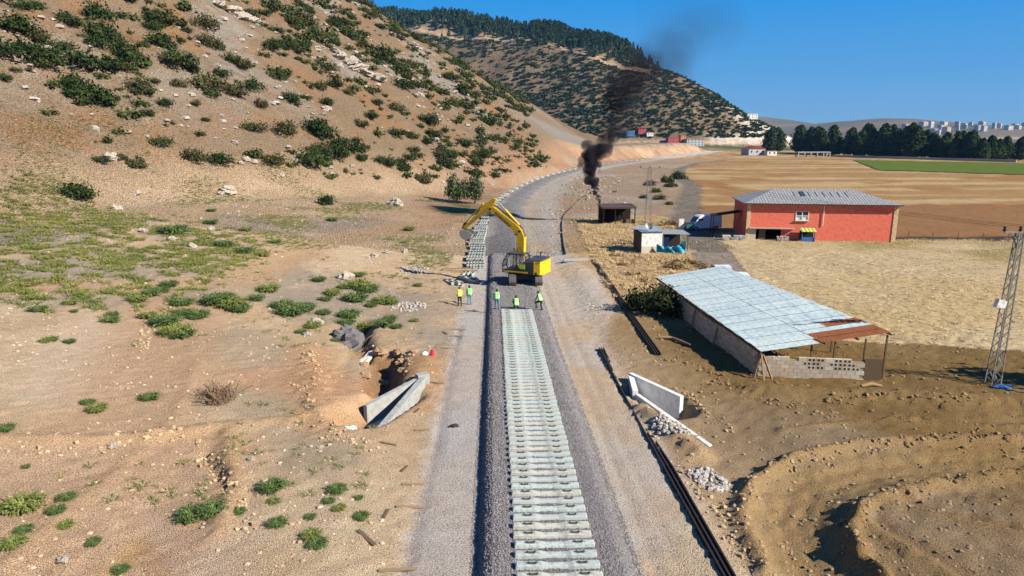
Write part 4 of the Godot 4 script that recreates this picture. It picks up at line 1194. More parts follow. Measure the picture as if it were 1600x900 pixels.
func excavator() -> void:
	var at := Vector3(1.25, track_y(68.0) - 0.12, -68.0)
	var o := thing("excavator", "yellow tracked excavator standing on the ballast with its arm raised", "excavator", at)
	for sx in [-1.3, 1.3]:
		var belt := Node3D.new(); belt.name = "crawler_track"; o.add_child(belt, true)
		# track frame and rollers, then shoes as pieces
		put("track_frame", Shape.new().box(Vector3(sx, 0.48, 0), Vector3(0.36, 0.42, 3.6)), M.machine_grey, belt)
		var loop := []
		var L := 1.85; var R := 0.46
		for i in 13: loop.append(Vector2(-L + 2 * L * i / 12.0, 2 * R))
		for i in range(1, 6): loop.append(Vector2(L + R * sin(PI * i / 6.0), R + R * cos(PI * i / 6.0)))
		for i in 13: loop.append(Vector2(L - 2 * L * i / 12.0, 0))
		for i in range(1, 6): loop.append(Vector2(-L - R * sin(PI * i / 6.0), R - R * cos(PI * i / 6.0)))
		for i in loop.size():
			var a: Vector2 = loop[i]; var b: Vector2 = loop[(i + 1) % loop.size()]
			var d := (b - a).normalized()
			var nrm := Vector3(0, d.x, -d.y)
			if nrm.dot(Vector3(0, (a.y + b.y) / 2 - R, (a.x + b.x) / 2)) < 0 and absf(a.x) > L - 0.01: nrm = -nrm
			if absf(a.x) <= L and absf(b.x) <= L: nrm = Vector3(0, 1 if a.y > R else -1, 0)
			var z := Vector3(0, d.y, d.x)
			var sh := Shape.new()
			var bs := Basis(Vector3.RIGHT, z.cross(Vector3.RIGHT).normalized(), z)
			sh.box(Vector3(sx, (a.y + b.y) / 2 + 0.04, (a.x + b.x) / 2), Vector3(0.72, 0.045, a.distance_to(b) * 0.92), bs)
			sh.box(Vector3(sx, (a.y + b.y) / 2 + 0.04, (a.x + b.x) / 2) + nrm * 0.035, Vector3(0.70, 0.035, 0.03), bs)
			put("track_shoe", sh, M.track_steel, belt)
		for ez in [-L, L]:
			put("idler_wheel", Shape.new().tube([Vector3(sx - 0.16, R + 0.04, ez), Vector3(sx + 0.16, R + 0.04, ez)], [0.37], 16), M.machine_grey, belt)
	put("undercarriage", Shape.new().box(Vector3(0, 0.62, 0), Vector3(2.3, 0.36, 1.5)).tube([Vector3(0, 0.75, 0), Vector3(0, 1.12, 0)], [0.75], 20), M.machine_grey, o)
	# everything that turns; local -z points along the boom
	var turn := atan2(0.9, 0.43)
	var tb := Basis(Vector3.UP, turn)
	var up := func(called: String, sh: Shape, m: Material, par: Node3D = o) -> MeshInstance3D:
		var q := put(called, sh, m, par)
		if par == o: q.basis = tb
		return q
	up.call("turntable", Shape.new().prism(PackedVector2Array([Vector2(-1.35, -1.9), Vector2(1.35, -1.9), Vector2(1.45, 1.9), Vector2(-1.45, 1.9)]), Transform3D(Basis(Vector3.RIGHT, Vector3.BACK, Vector3.DOWN), Vector3(0, 1.24, 0)), 0.26), M.machine_grey)
	up.call("yellow_skirt", Shape.new().box(Vector3(-1.46, 1.27, -0.4), Vector3(0.04, 0.14, 2.6)), M.yellow)
	var cw := PackedVector2Array([Vector2(-1.45, 1.55), Vector2(1.45, 1.55), Vector2(1.4, 2.2), Vector2(0.9, 2.45), Vector2(-0.9, 2.45), Vector2(-1.4, 2.2)])
	up.call("counterweight", Shape.new().prism(cw, Transform3D(Basis(Vector3.RIGHT, Vector3.BACK, Vector3.DOWN), Vector3(0, 1.78, 0)), 1.3), M.yellow)
	var hood: Node3D = up.call("engine_hood", Shape.new().box(Vector3(-0.95, 1.85, 1.13), Vector3(0.98, 0.96, 0.84)).box(Vector3(0.9, 1.8, 0.7), Vector3(1.1, 0.9, 1.7)), M.machine_grey)
	up.call("hood_top", Shape.new().prism(PackedVector2Array([Vector2(-1.44, 2.33), Vector2(1.44, 2.33), Vector2(1.3, 2.58), Vector2(-1.3, 2.58)]), Transform3D(Basis(), Vector3(0, 0, 1.45)), 1.5), M.machine_grey)
	put("exhaust_pipe", Shape.new().tube([Vector3(0.7, 2.5, 1.4), Vector3(0.7, 3.0, 1.4), Vector3(0.7, 3.1, 1.55)], [0.06], 8), M.black_iron, hood)
	put("vent_grille", Shape.new().box(Vector3(-1.45, 1.95, 1.15), Vector3(0.03, 0.34, 0.5)), M.machine_grey, hood)
	var rail_sh := Shape.new()
	for q in [[-1.25, 2.0], [-1.25, 0.95], [1.25, 2.0], [1.25, 0.8]]: rail_sh.tube([Vector3(q[0], 2.5, q[1]), Vector3(q[0], 2.95, q[1])], [0.022], 5)
	rail_sh.tube([Vector3(-1.25, 2.95, 2.0), Vector3(-1.25, 2.95, 0.95)], [0.022], 5).tube([Vector3(1.25, 2.95, 2.0), Vector3(1.25, 2.95, 0.8)], [0.022], 5)
	up.call("handrail", rail_sh, M.black_iron)
	# cab on the left of the boom
	var cab := Node3D.new(); cab.name = "cab"; o.add_child(cab); cab.basis = tb
	var side := PackedVector2Array([Vector2(0.7, 1.37), Vector2(-1.75, 1.37), Vector2(-1.85, 1.75), Vector2(-1.72, 2.35), Vector2(-1.30, 3.02), Vector2(0.45, 3.06), Vector2(0.7, 2.8)])
	var fr := Shape.new()
	for x in [-1.42, -0.40]:
		for i in side.size():
			var p := side[i]; var q := side[(i + 1) % side.size()]
			fr.bar(Vector3(x, p.y, p.x), Vector3(x, q.y, q.x), 0.09, 0.09, Vector3.RIGHT)
		fr.bar(Vector3(x, 1.4, -0.35), Vector3(x, 3.04, -0.35), 0.09, 0.10, Vector3.RIGHT)
	for p in side: fr.bar(Vector3(-1.42, p.y, p.x), Vector3(-0.40, p.y, p.x), 0.08, 0.08, Vector3.FORWARD)
	put("cab_frame", fr, M.machine_grey, cab)
	put("roof", Shape.new().box(Vector3(-0.91, 3.09, -0.42), Vector3(1.14, 0.08, 1.9)), M.machine_grey, cab)
	put("floor", Shape.new().box(Vector3(-0.91, 1.42, -0.5), Vector3(1.0, 0.08, 2.3)), M.machine_grey, cab)
	put("rear_panel", Shape.new().box(Vector3(-1.43, 1.72, 0.18), Vector3(0.05, 0.62, 0.98)), M.machine_grey, cab)
	var lp := put("side_panel", Shape.new().prism(PackedVector2Array([Vector2(-0.25, 2.08), Vector2(0.62, 2.08), Vector2(0.62, 1.62), Vector2(0.1, 1.62)]), Transform3D(Basis(Vector3.BACK, Vector3.UP, Vector3.LEFT), Vector3(-1.475, 0, 0)), 0.03), M.lime, cab)
	lp.set_meta("label", "lime green side panel under the rear cab window")
	put("side_window", Shape.new().box(Vector3(-1.42, 2.5, 0.15), Vector3(0.012, 0.66, 0.85)), M.glass, cab)
	put("windscreen", Shape.new().quad_pane([Vector3(-1.36, 1.8, -1.84), Vector3(-0.46, 1.8, -1.84), Vector3(-0.46, 2.95, -1.34), Vector3(-1.36, 2.95, -1.34)], 0.012), M.glass, cab)
	put("far_window", Shape.new().box(Vector3(-0.40, 2.35, -0.6), Vector3(0.012, 1.1, 1.7)), M.glass, cab)
	put("seat", Shape.new().box(Vector3(-0.9, 1.75, -0.1), Vector3(0.5, 0.14, 0.5)).box(Vector3(-0.9, 2.15, 0.2), Vector3(0.48, 0.75, 0.12)).box(Vector3(-0.9, 1.57, -0.1), Vector3(0.3, 0.25, 0.3)), M.galvanised, cab)
	put("control_lever", Shape.new().bar(Vector3(-1.2, 1.5, -0.6), Vector3(-1.2, 2.0, -0.65), 0.04, 0.04).bar(Vector3(-0.65, 1.5, -0.6), Vector3(-0.65, 2.0, -0.65), 0.04, 0.04), M.rubber, cab)
	# boom, arm and bucket in the plane x = 0.25; (reach, height)
	var bt := Transform3D(Basis(Vector3.FORWARD, Vector3.UP, Vector3.RIGHT), Vector3(0.25, 0, 0))
	var boom: Node3D = up.call("boom", Shape.new().prism(PackedVector2Array([Vector2(0.62, 1.45), Vector2(0.90, 4.1), Vector2(1.08, 4.75), Vector2(1.45, 5.3), Vector2(3.95, 7.12), Vector2(4.15, 7.28), Vector2(4.05, 7.45), Vector2(3.5, 7.48), Vector2(1.0, 5.85), Vector2(0.38, 5.25), Vector2(0.08, 4.5), Vector2(0.16, 1.45)]), bt, 0.56), M.yellow)
	for q in [[0.95, 4.75], [0.62, 5.15], [3.85, 7.25]]:
		put("pin_boss", Shape.new().tube([Vector3(-0.08, q[1], -q[0]), Vector3(0.58, q[1], -q[0])], [0.12], 12), M.black_iron, boom)
	var txt := TextMesh.new()
	txt.text = "HIDROMEK"
	var font := SystemFont.new(); font.font_names = PackedStringArray(["Droid Sans"]); font.font_weight = 700
	txt.font = font; txt.font_size = 48; txt.pixel_size = 0.0085; txt.depth = 0.01
	txt.material = M.letter
	var word := put("lettering", txt, null, boom)
	var along := Vector3(0, -1.8, 2.35).normalized()   # reads from the tip down to the knee
	word.basis = Basis(along, Vector3.LEFT.cross(along).normalized(), Vector3.LEFT)
	word.position = Vector3(-0.037, 6.25, -2.45)
	var cyl := func(called: String, a: Vector2, b: Vector2, r: float, xs: Array, split: float, m: Material, par: Node3D) -> void:
		for x in xs:
			var p := Vector3(x, a.y, -a.x); var q := Vector3(x, b.y, -b.x)
			var c := put(called, Shape.new().tube([p, p.lerp(q, split)], [r], 10), m, par)
			put("piston_rod", Shape.new().tube([p.lerp(q, split), q], [r * 0.55], 8), M.steel, c)
	for k in 2:
		put("hydraulic_hose", Shape.new().tube([Vector3(0.12 + 0.2 * k, 4.6, -0.05), Vector3(0.12 + 0.2 * k, 5.35, -0.32), Vector3(0.12 + 0.2 * k, 6.0, -1.0), Vector3(0.12 + 0.2 * k, 7.6, -3.4), Vector3(0.12 + 0.2 * k, 7.9, -4.0), Vector3(0.12 + 0.2 * k, 7.75, -4.5)], [0.035], 6), M.rubber, boom)
	cyl.call("boom_cylinder", Vector2(1.2, 1.5), Vector2(0.95, 4.75), 0.11, [-0.16, 0.66], 0.6, M.old_wood, boom)
	cyl.call("arm_cylinder", Vector2(0.75, 5.75), Vector2(3.25, 8.15), 0.12, [0.25], 0.62, M.yellow, boom)
	var arm: Node3D = up.call("arm", Shape.new().prism(PackedVector2Array([Vector2(3.22, 8.30), Vector2(3.55, 8.34), Vector2(4.75, 7.62), Vector2(4.95, 7.15), Vector2(7.12, 5.16), Vector2(7.22, 5.0), Vector2(7.05, 4.92), Vector2(4.75, 6.72), Vector2(4.35, 6.80), Vector2(3.9, 7.05)]), bt, 0.40), M.yellow)
	cyl.call("bucket_cylinder", Vector2(4.75, 7.72), Vector2(6.85, 5.7), 0.10, [0.25], 0.6, M.yellow, arm)
	put("linkage", Shape.new().bar(Vector3(0.02, 5.7, -6.85), Vector3(0.02, 5.15, -7.05), 0.07, 0.12).bar(Vector3(0.48, 5.7, -6.85), Vector3(0.48, 5.15, -7.05), 0.07, 0.12).bar(Vector3(0.25, 5.7, -6.85), Vector3(0.25, 4.75, -7.42), 0.1, 0.12), M.black_iron, arm)
	# bucket: curled shell with side cheeks and teeth
	var prof := [Vector2(7.15, 5.0), Vector2(7.34, 4.6), Vector2(7.22, 4.25), Vector2(6.88, 4.0), Vector2(6.45, 4.0), Vector2(6.05, 4.22), Vector2(5.8, 4.6)]
	var shell := Shape.new()
	for i in prof.size() - 1:
		var p: Vector2 = prof[i]; var q: Vector2 = prof[i + 1]
		shell.bar(Vector3(0.25, p.y, -p.x), Vector3(0.25, q.y, -q.x), 1.05, 0.05, Vector3.UP.cross(Vector3.RIGHT) if absf(p.x - q.x) < 0.3 else Vector3.UP)
	var bucket: Node3D = up.call("bucket", shell, M.bucket)
	for x in [-0.26, 0.76]:
		var pl := PackedVector2Array()
		for p in prof: pl.append(p)
		pl.append(Vector2(6.4, 4.95))
		put("side_cheek", Shape.new().prism(pl, Transform3D(bt.basis, Vector3(x, 0, 0)), 0.04), M.bucket, bucket)
	for k in 5:
		put("tooth", Shape.new().bar(Vector3(-0.19 + k * 0.22, 4.57, -5.83), Vector3(-0.19 + k * 0.22, 4.75, -5.62), 0.09, 0.06), M.steel, bucket)
	put("hanging_hook", Shape.new().tube([Vector3(0.25, 4.0, -6.85), Vector3(0.25, 3.1, -6.85), Vector3(0.3, 3.0, -6.8), Vector3(0.25, 2.92, -6.72)], [0.035], 6), M.rail, bucket)


# ---------------------------------------------------------------- people

func nets(sh: Shape, bones: Array, cell: float, blend: float) -> void:
	# bones: [a, b, ra, rb, colour]; meshes the smooth union of tapered capsules as surface nets
	var lo := Vector3.ONE * 1e9; var hi := -lo
	for b in bones:
		var r: float = maxf(b[2], b[3]) + cell * 3.0
		lo = lo.min((b[0] as Vector3).min(b[1]) - Vector3.ONE * r); hi = hi.max((b[0] as Vector3).max(b[1]) + Vector3.ONE * r)
	var nx := int((hi.x - lo.x) / cell) + 2; var ny := int((hi.y - lo.y) / cell) + 2; var nz := int((hi.z - lo.z) / cell) + 2
	var f := PackedFloat32Array(); f.resize(nx * ny * nz); f.fill(1.0)
	var near_d := PackedFloat32Array(); near_d.resize(nx * ny * nz); near_d.fill(9.0)
	var who := PackedByteArray(); who.resize(nx * ny * nz)
	for bi in bones.size():
		var a: Vector3 = bones[bi][0]; var d: Vector3 = bones[bi][1] - a
		var ra: float = bones[bi][2]; var rb: float = bones[bi][3]
		var dd := maxf(d.length_squared(), 1e-9)
		var m := maxf(ra, rb) + blend + cell * 2.0
		var p0 := ((a.min(a + d) - Vector3.ONE * m - lo) / cell).floor(); var p1 := ((a.max(a + d) + Vector3.ONE * m - lo) / cell).ceil()
		for z in range(maxi(0, int(p0.z)), mini(nz, int(p1.z) + 1)):
			for y in range(maxi(0, int(p0.y)), mini(ny, int(p1.y) + 1)):
				for x in range(maxi(0, int(p0.x)), mini(nx, int(p1.x) + 1)):
					var p := lo + Vector3(x, y, z) * cell - a
					var t := clampf(p.dot(d) / dd, 0.0, 1.0)
					var v := (p - d * t).length() - lerpf(ra, rb, t)
					var k := (z * ny + y) * nx + x
					if v < near_d[k]:
						near_d[k] = v; who[k] = bi
					var h := clampf(0.5 + 0.5 * (f[k] - v) / blend, 0.0, 1.0)
					f[k] = lerpf(f[k], v, h) - blend * h * (1.0 - h) if absf(f[k] - v) < blend else minf(f[k], v)
	var ids := {}
	var pts := PackedVector3Array(); var nrm := PackedVector3Array(); var cols := PackedColorArray()
	var corner := [0, 1, nx, nx + 1, nx * ny, nx * ny + 1, nx * ny + nx, nx * ny + nx + 1]
	for z in nz - 1:
		for y in ny - 1:
			for x in nx - 1:
				var k := (z * ny + y) * nx + x
				var inside := 0
				for c in corner:
					if f[k + c] < 0.0: inside += 1
				if inside == 0 or inside == 8: continue
				var sum := Vector3.ZERO; var cnt := 0
				for e in [[0, 1], [0, 2], [0, 4], [1, 3], [1, 5], [2, 3], [2, 6], [4, 5], [4, 6], [3, 7], [5, 7], [6, 7]]:
					var fa := f[k + corner[e[0]]]; var fb := f[k + corner[e[1]]]
					if (fa < 0.0) == (fb < 0.0): continue
					var ca := Vector3(e[0] & 1, (e[0] >> 1) & 1, e[0] >> 2); var cb := Vector3(e[1] & 1, (e[1] >> 1) & 1, e[1] >> 2)
					sum += ca.lerp(cb, fa / (fa - fb)); cnt += 1
				ids[k] = pts.size()
				pts.append(lo + (Vector3(x, y, z) + sum / cnt) * cell)
				nrm.append(Vector3(f[k + 1] - f[k] + f[k + 7 * 0 + corner[7]] - f[k + corner[6]], f[k + nx] - f[k] + f[k + corner[7]] - f[k + corner[5]], f[k + corner[4]] - f[k] + f[k + corner[7]] - f[k + corner[3]]).normalized())
				cols.append(bones[who[k]][4])
	var step := [1, nx, nx * ny]
	for k in ids.keys():
		for ax in 3:
			var b: int = k + step[ax]
			if (f[k] < 0.0) == (f[b] < 0.0): continue
			var u: int = step[(ax + 1) % 3]; var w: int = step[(ax + 2) % 3]
			var q := [k, k - u, k - u - w, k - w]
			if not (ids.has(q[1]) and ids.has(q[2]) and ids.has(q[3])): continue
			var i := [ids[q[0]], ids[q[1]], ids[q[2]], ids[q[3]]]
			var out := nrm[i[0]] + nrm[i[2]]
			var flip := (pts[i[2]] - pts[i[0]]).cross(pts[i[1]] - pts[i[0]]).dot(out) < 0.0
			for j in ([0, 2, 1, 0, 3, 2] if flip else [0, 1, 2, 0, 2, 3]):
				sh.v.append(pts[i[j]]); sh.n.append(nrm[i[j]]); sh.c.append(cols[i[j]])


func hand_bones(wrist: Vector3, dir: Vector3, palm_n: Vector3, side: float, curl: float, skin: Color) -> Array:
	var across := dir.cross(palm_n).normalized() * side
	var out := [[wrist, wrist + dir * 0.045, 0.024, 0.030, skin]]
	for k in 2:
		out.append([wrist + dir * 0.03 + across * (0.02 - 0.04 * k), wrist + dir * 0.085 + across * (0.026 - 0.052 * k), 0.016, 0.014, skin])
	for k in 4:
		var root := wrist + dir * 0.085 + across * (0.030 - 0.02 * k)
		var ln: float = [0.072, 0.080, 0.074, 0.058][k]
		var d1 := (dir + palm_n * curl * 0.6).normalized(); var d2 := (dir + palm_n * curl * 1.8).normalized()
		out.append([root, root + d1 * ln * 0.55, 0.0095, 0.0088, skin])
		out.append([root + d1 * ln * 0.55, root + d1 * ln * 0.55 + d2 * ln * 0.5, 0.0088, 0.0075, skin])
	var tr := wrist + dir * 0.03 + across * 0.026
	var td := (dir * 0.75 + across * 0.7 + palm_n * 0.3).normalized()
	out.append([tr, tr + td * 0.04, 0.012, 0.011, skin]); out.append([tr + td * 0.04, tr + (td * 0.04 + (td + dir * 0.6).normalized() * 0.03), 0.011, 0.009, skin])
	return out


func person(at: Vector3, turn: float, label: String, J: Dictionary, top: Color, legs: Color, vest: Material, cap: Material) -> void:
	# J: joints in metres, facing -z: hip, chest, neck, head, then l/r shoulder elbow wrist hip knee ankle
	var o := thing("person", label, "person", at, turn)
	var skin := Color(0.34, 0.18, 0.115); var boot := Color(0.03, 0.025, 0.02)
	var hip: Vector3 = J.hip; var chest: Vector3 = J.chest; var head: Vector3 = J.head
	var side := Vector3(1, 0, 0)
	var bones := []
	for sg in [-1.0, 1.0]:
		bones.append([hip + side * sg * 0.07, hip + (chest - hip) * 0.4 + side * sg * 0.07, 0.105, 0.098, legs])
		bones.append([hip + (chest - hip) * 0.35 + side * sg * 0.07, chest + side * sg * 0.08, 0.105, 0.105, top])
	var up := (head - chest).normalized()
	bones.append([chest + up * 0.06 - side * 0.14, chest + up * 0.06 + side * 0.14, 0.07, 0.07, top])
	bones.append([chest + up * 0.05, head - up * 0.06, 0.062, 0.055, skin])
	var face: Vector3 = J.face
	bones.append([head - up * 0.02, head + up * 0.045, 0.078, 0.088, skin])
	bones.append([head - up * 0.05 + face * 0.03, head - up * 0.085 + face * 0.05, 0.062, 0.045, skin])
	bones.append([head + face * 0.085, head - up * 0.025 + face * 0.105, 0.010, 0.015, skin])
	for sg in [-1.0, 1.0]:
		var e: Vector3 = face.cross(up) * sg
		bones.append([head + e * 0.085 + up * 0.015, head + e * 0.088 - up * 0.02, 0.016, 0.013, skin])
	var hands := []
	for q in [["l", -1.0], ["r", 1.0]]:
		var sh: Vector3 = chest + up * 0.05 + side * q[1] * 0.19
		var el: Vector3 = J[q[0] + "_elbow"]; var wr: Vector3 = J[q[0] + "_wrist"]
		bones.append([sh, el, 0.062, 0.047, top]); bones.append([el, wr, 0.046, 0.034, top])
		var hp: Vector3 = hip + side * q[1] * 0.095 - Vector3(0, 0.04, 0)
		var kn: Vector3 = J[q[0] + "_knee"]; var an: Vector3 = J[q[0] + "_ankle"]
		bones.append([hp, kn, 0.094, 0.064, legs]); bones.append([kn, an, 0.062, 0.046, legs])
		bones.append([an - Vector3(0, 0.03, 0) + Vector3(0, 0, 0.04), an - Vector3(0, 0.045, 0) + Vector3(0, 0, -0.16), 0.048, 0.040, boot])
		var hd := (wr - el).normalized()
		var pn := (Vector3(-q[1], 0, -0.4) - hd * hd.dot(Vector3(-q[1], 0, -0.4))).normalized()
		hands.append(hand_bones(wr, hd, pn, -q[1], 0.45, skin))
	var body := Shape.new()
	nets(body, bones, 0.02, 0.035)
	for h in hands: nets(body, h, 0.006, 0.010)
	put("body", body, M.body, o, true)
	# vest: a shell round the trunk, open at neck and arms
	var vs := Shape.new()
	var vb := []
	for sg in [-1.0, 1.0]:
		vb.append([hip + (chest - hip) * 0.12 + side * sg * 0.075, chest + up * 0.02 + side * sg * 0.085, 0.132, 0.128, Color.WHITE])
	nets(vs, vb, 0.02, 0.04)
	var v := put("safety_vest", vs, vest, o)
	var band := Shape.new()
	for t in [0.28, 0.58]:
		var c := hip.lerp(chest, t)
		var ring := []
		for k in 17:
			var a := TAU * k / 16.0
			ring.append(c + Vector3(cos(a) * 0.214, 0, sin(a) * 0.139))
		band.tube(ring, [0.022], 5, false)
	put("reflective_band", band, M.band, v)
	var hat := Shape.new()
	nets(hat, [[head + up * 0.05 - face * 0.012, head + up * 0.065 - face * 0.02, 0.098, 0.092, Color.WHITE], [head - face * 0.03 - up * 0.02, head - face * 0.04 - up * 0.04, 0.080, 0.07, Color.WHITE]], 0.012, 0.03)
	put("hair", hat, cap, o)


func people() -> void:
	var stand := func(lean := 0.0) -> Dictionary:
		return {"hip": Vector3(0, 0.90, 0), "chest": Vector3(0, 1.34, -0.02 - lean), "head": Vector3(0, 1.60, -0.05 - lean * 1.4), "face": Vector3(0, -0.2, -1).normalized(), "l_elbow": Vector3(-0.26, 1.10, -0.02), "l_wrist": Vector3(-0.25, 0.86, -0.14), "r_elbow": Vector3(0.26, 1.10, -0.02), "r_wrist": Vector3(0.25, 0.86, -0.14), "l_knee": Vector3(-0.11, 0.48, -0.03), "l_ankle": Vector3(-0.13, 0.09, 0.02), "r_knee": Vector3(0.11, 0.48, -0.03), "r_ankle": Vector3(0.13, 0.09, 0.03)}
	var jeans := Color(0.07, 0.13, 0.25); var dark := Color(0.022, 0.022, 0.026)
	var j: Dictionary = stand.call(0.06)
	j.l_elbow = Vector3(-0.33, 1.12, -0.05); j.l_wrist = Vector3(-0.22, 0.95, -0.2)
	person(on(-4.95, 59.1), 0.15, "worker in yellow-orange vest and dark trousers, back turned, by the sleeper heap", j, Color(0.62, 0.30, 0.03), dark, M.vest_orange, M.hair)
	j = stand.call(0.02)
	person(on(-4.1, 59.7), -0.1, "worker in green vest and blue jeans standing by the sleeper heap", j, Color(0.30, 0.34, 0.36), Color(0.13, 0.21, 0.32), M.vest, M.hair)
	j = stand.call(0.0)
	j.r_elbow = Vector3(0.36, 1.22, -0.12); j.r_wrist = Vector3(0.42, 1.38, -0.30); j.l_elbow = Vector3(-0.27, 1.08, 0.02); j.l_wrist = Vector3(-0.26, 0.84, -0.04)
	person(on(-1.65, 55.9), 0.0, "worker in green vest and blue jeans on the ballast, one arm raised", j, Color(0.10, 0.16, 0.24), jeans, M.vest, M.hair)
	# squatting on the last sleepers
	j = {"hip": Vector3(0, 0.34, 0.08), "chest": Vector3(0, 0.76, -0.06), "head": Vector3(0, 1.01, -0.14), "face": Vector3(0, -0.5, -1).normalized(), "l_elbow": Vector3(-0.28, 0.58, -0.22), "l_wrist": Vector3(-0.18, 0.38, -0.38), "r_elbow": Vector3(0.30, 0.58, -0.2), "r_wrist": Vector3(0.2, 0.38, -0.40), "l_knee": Vector3(-0.2, 0.50, -0.34), "l_ankle": Vector3(-0.16, 0.09, -0.12), "r_knee": Vector3(0.2, 0.50, -0.34), "r_ankle": Vector3(0.16, 0.09, -0.12)}
	person(Vector3(-0.02, track_y(55.8) - 0.11, -55.9), 0.05, "worker in green vest squatting at the end of the laid sleepers", j, Color(0.05, 0.055, 0.07), dark, M.vest, M.hair)
	# stooping with one foot on a sleeper
	j = {"hip": Vector3(0, 0.86, 0.06), "chest": Vector3(0.02, 1.26, -0.12), "head": Vector3(0.02, 1.50, -0.22), "face": Vector3(0, -0.5, -1).normalized(), "l_elbow": Vector3(-0.27, 1.02, -0.24), "l_wrist": Vector3(-0.18, 0.80, -0.38), "r_elbow": Vector3(0.27, 1.06, -0.06), "r_wrist": Vector3(0.22, 0.86, -0.22), "l_knee": Vector3(-0.12, 0.66, -0.36), "l_ankle": Vector3(-0.13, 0.30, -0.26), "r_knee": Vector3(0.11, 0.46, 0.02), "r_ankle": Vector3(0.12, 0.09, 0.12)}
	person(on(1.95, 55.3), 1.0, "worker in green vest and black trousers stepping up beside the last sleeper", j, Color(0.03, 0.03, 0.035), dark, M.vest, M.hair)


# ---------------------------------------------------------------- buildings and yard things

func wall_panel(o: Node3D, called: String, size: Vector3, at: Vector3, m: Material) -> MeshInstance3D:
	return put(called, Shape.new().box(at, size), m, o)


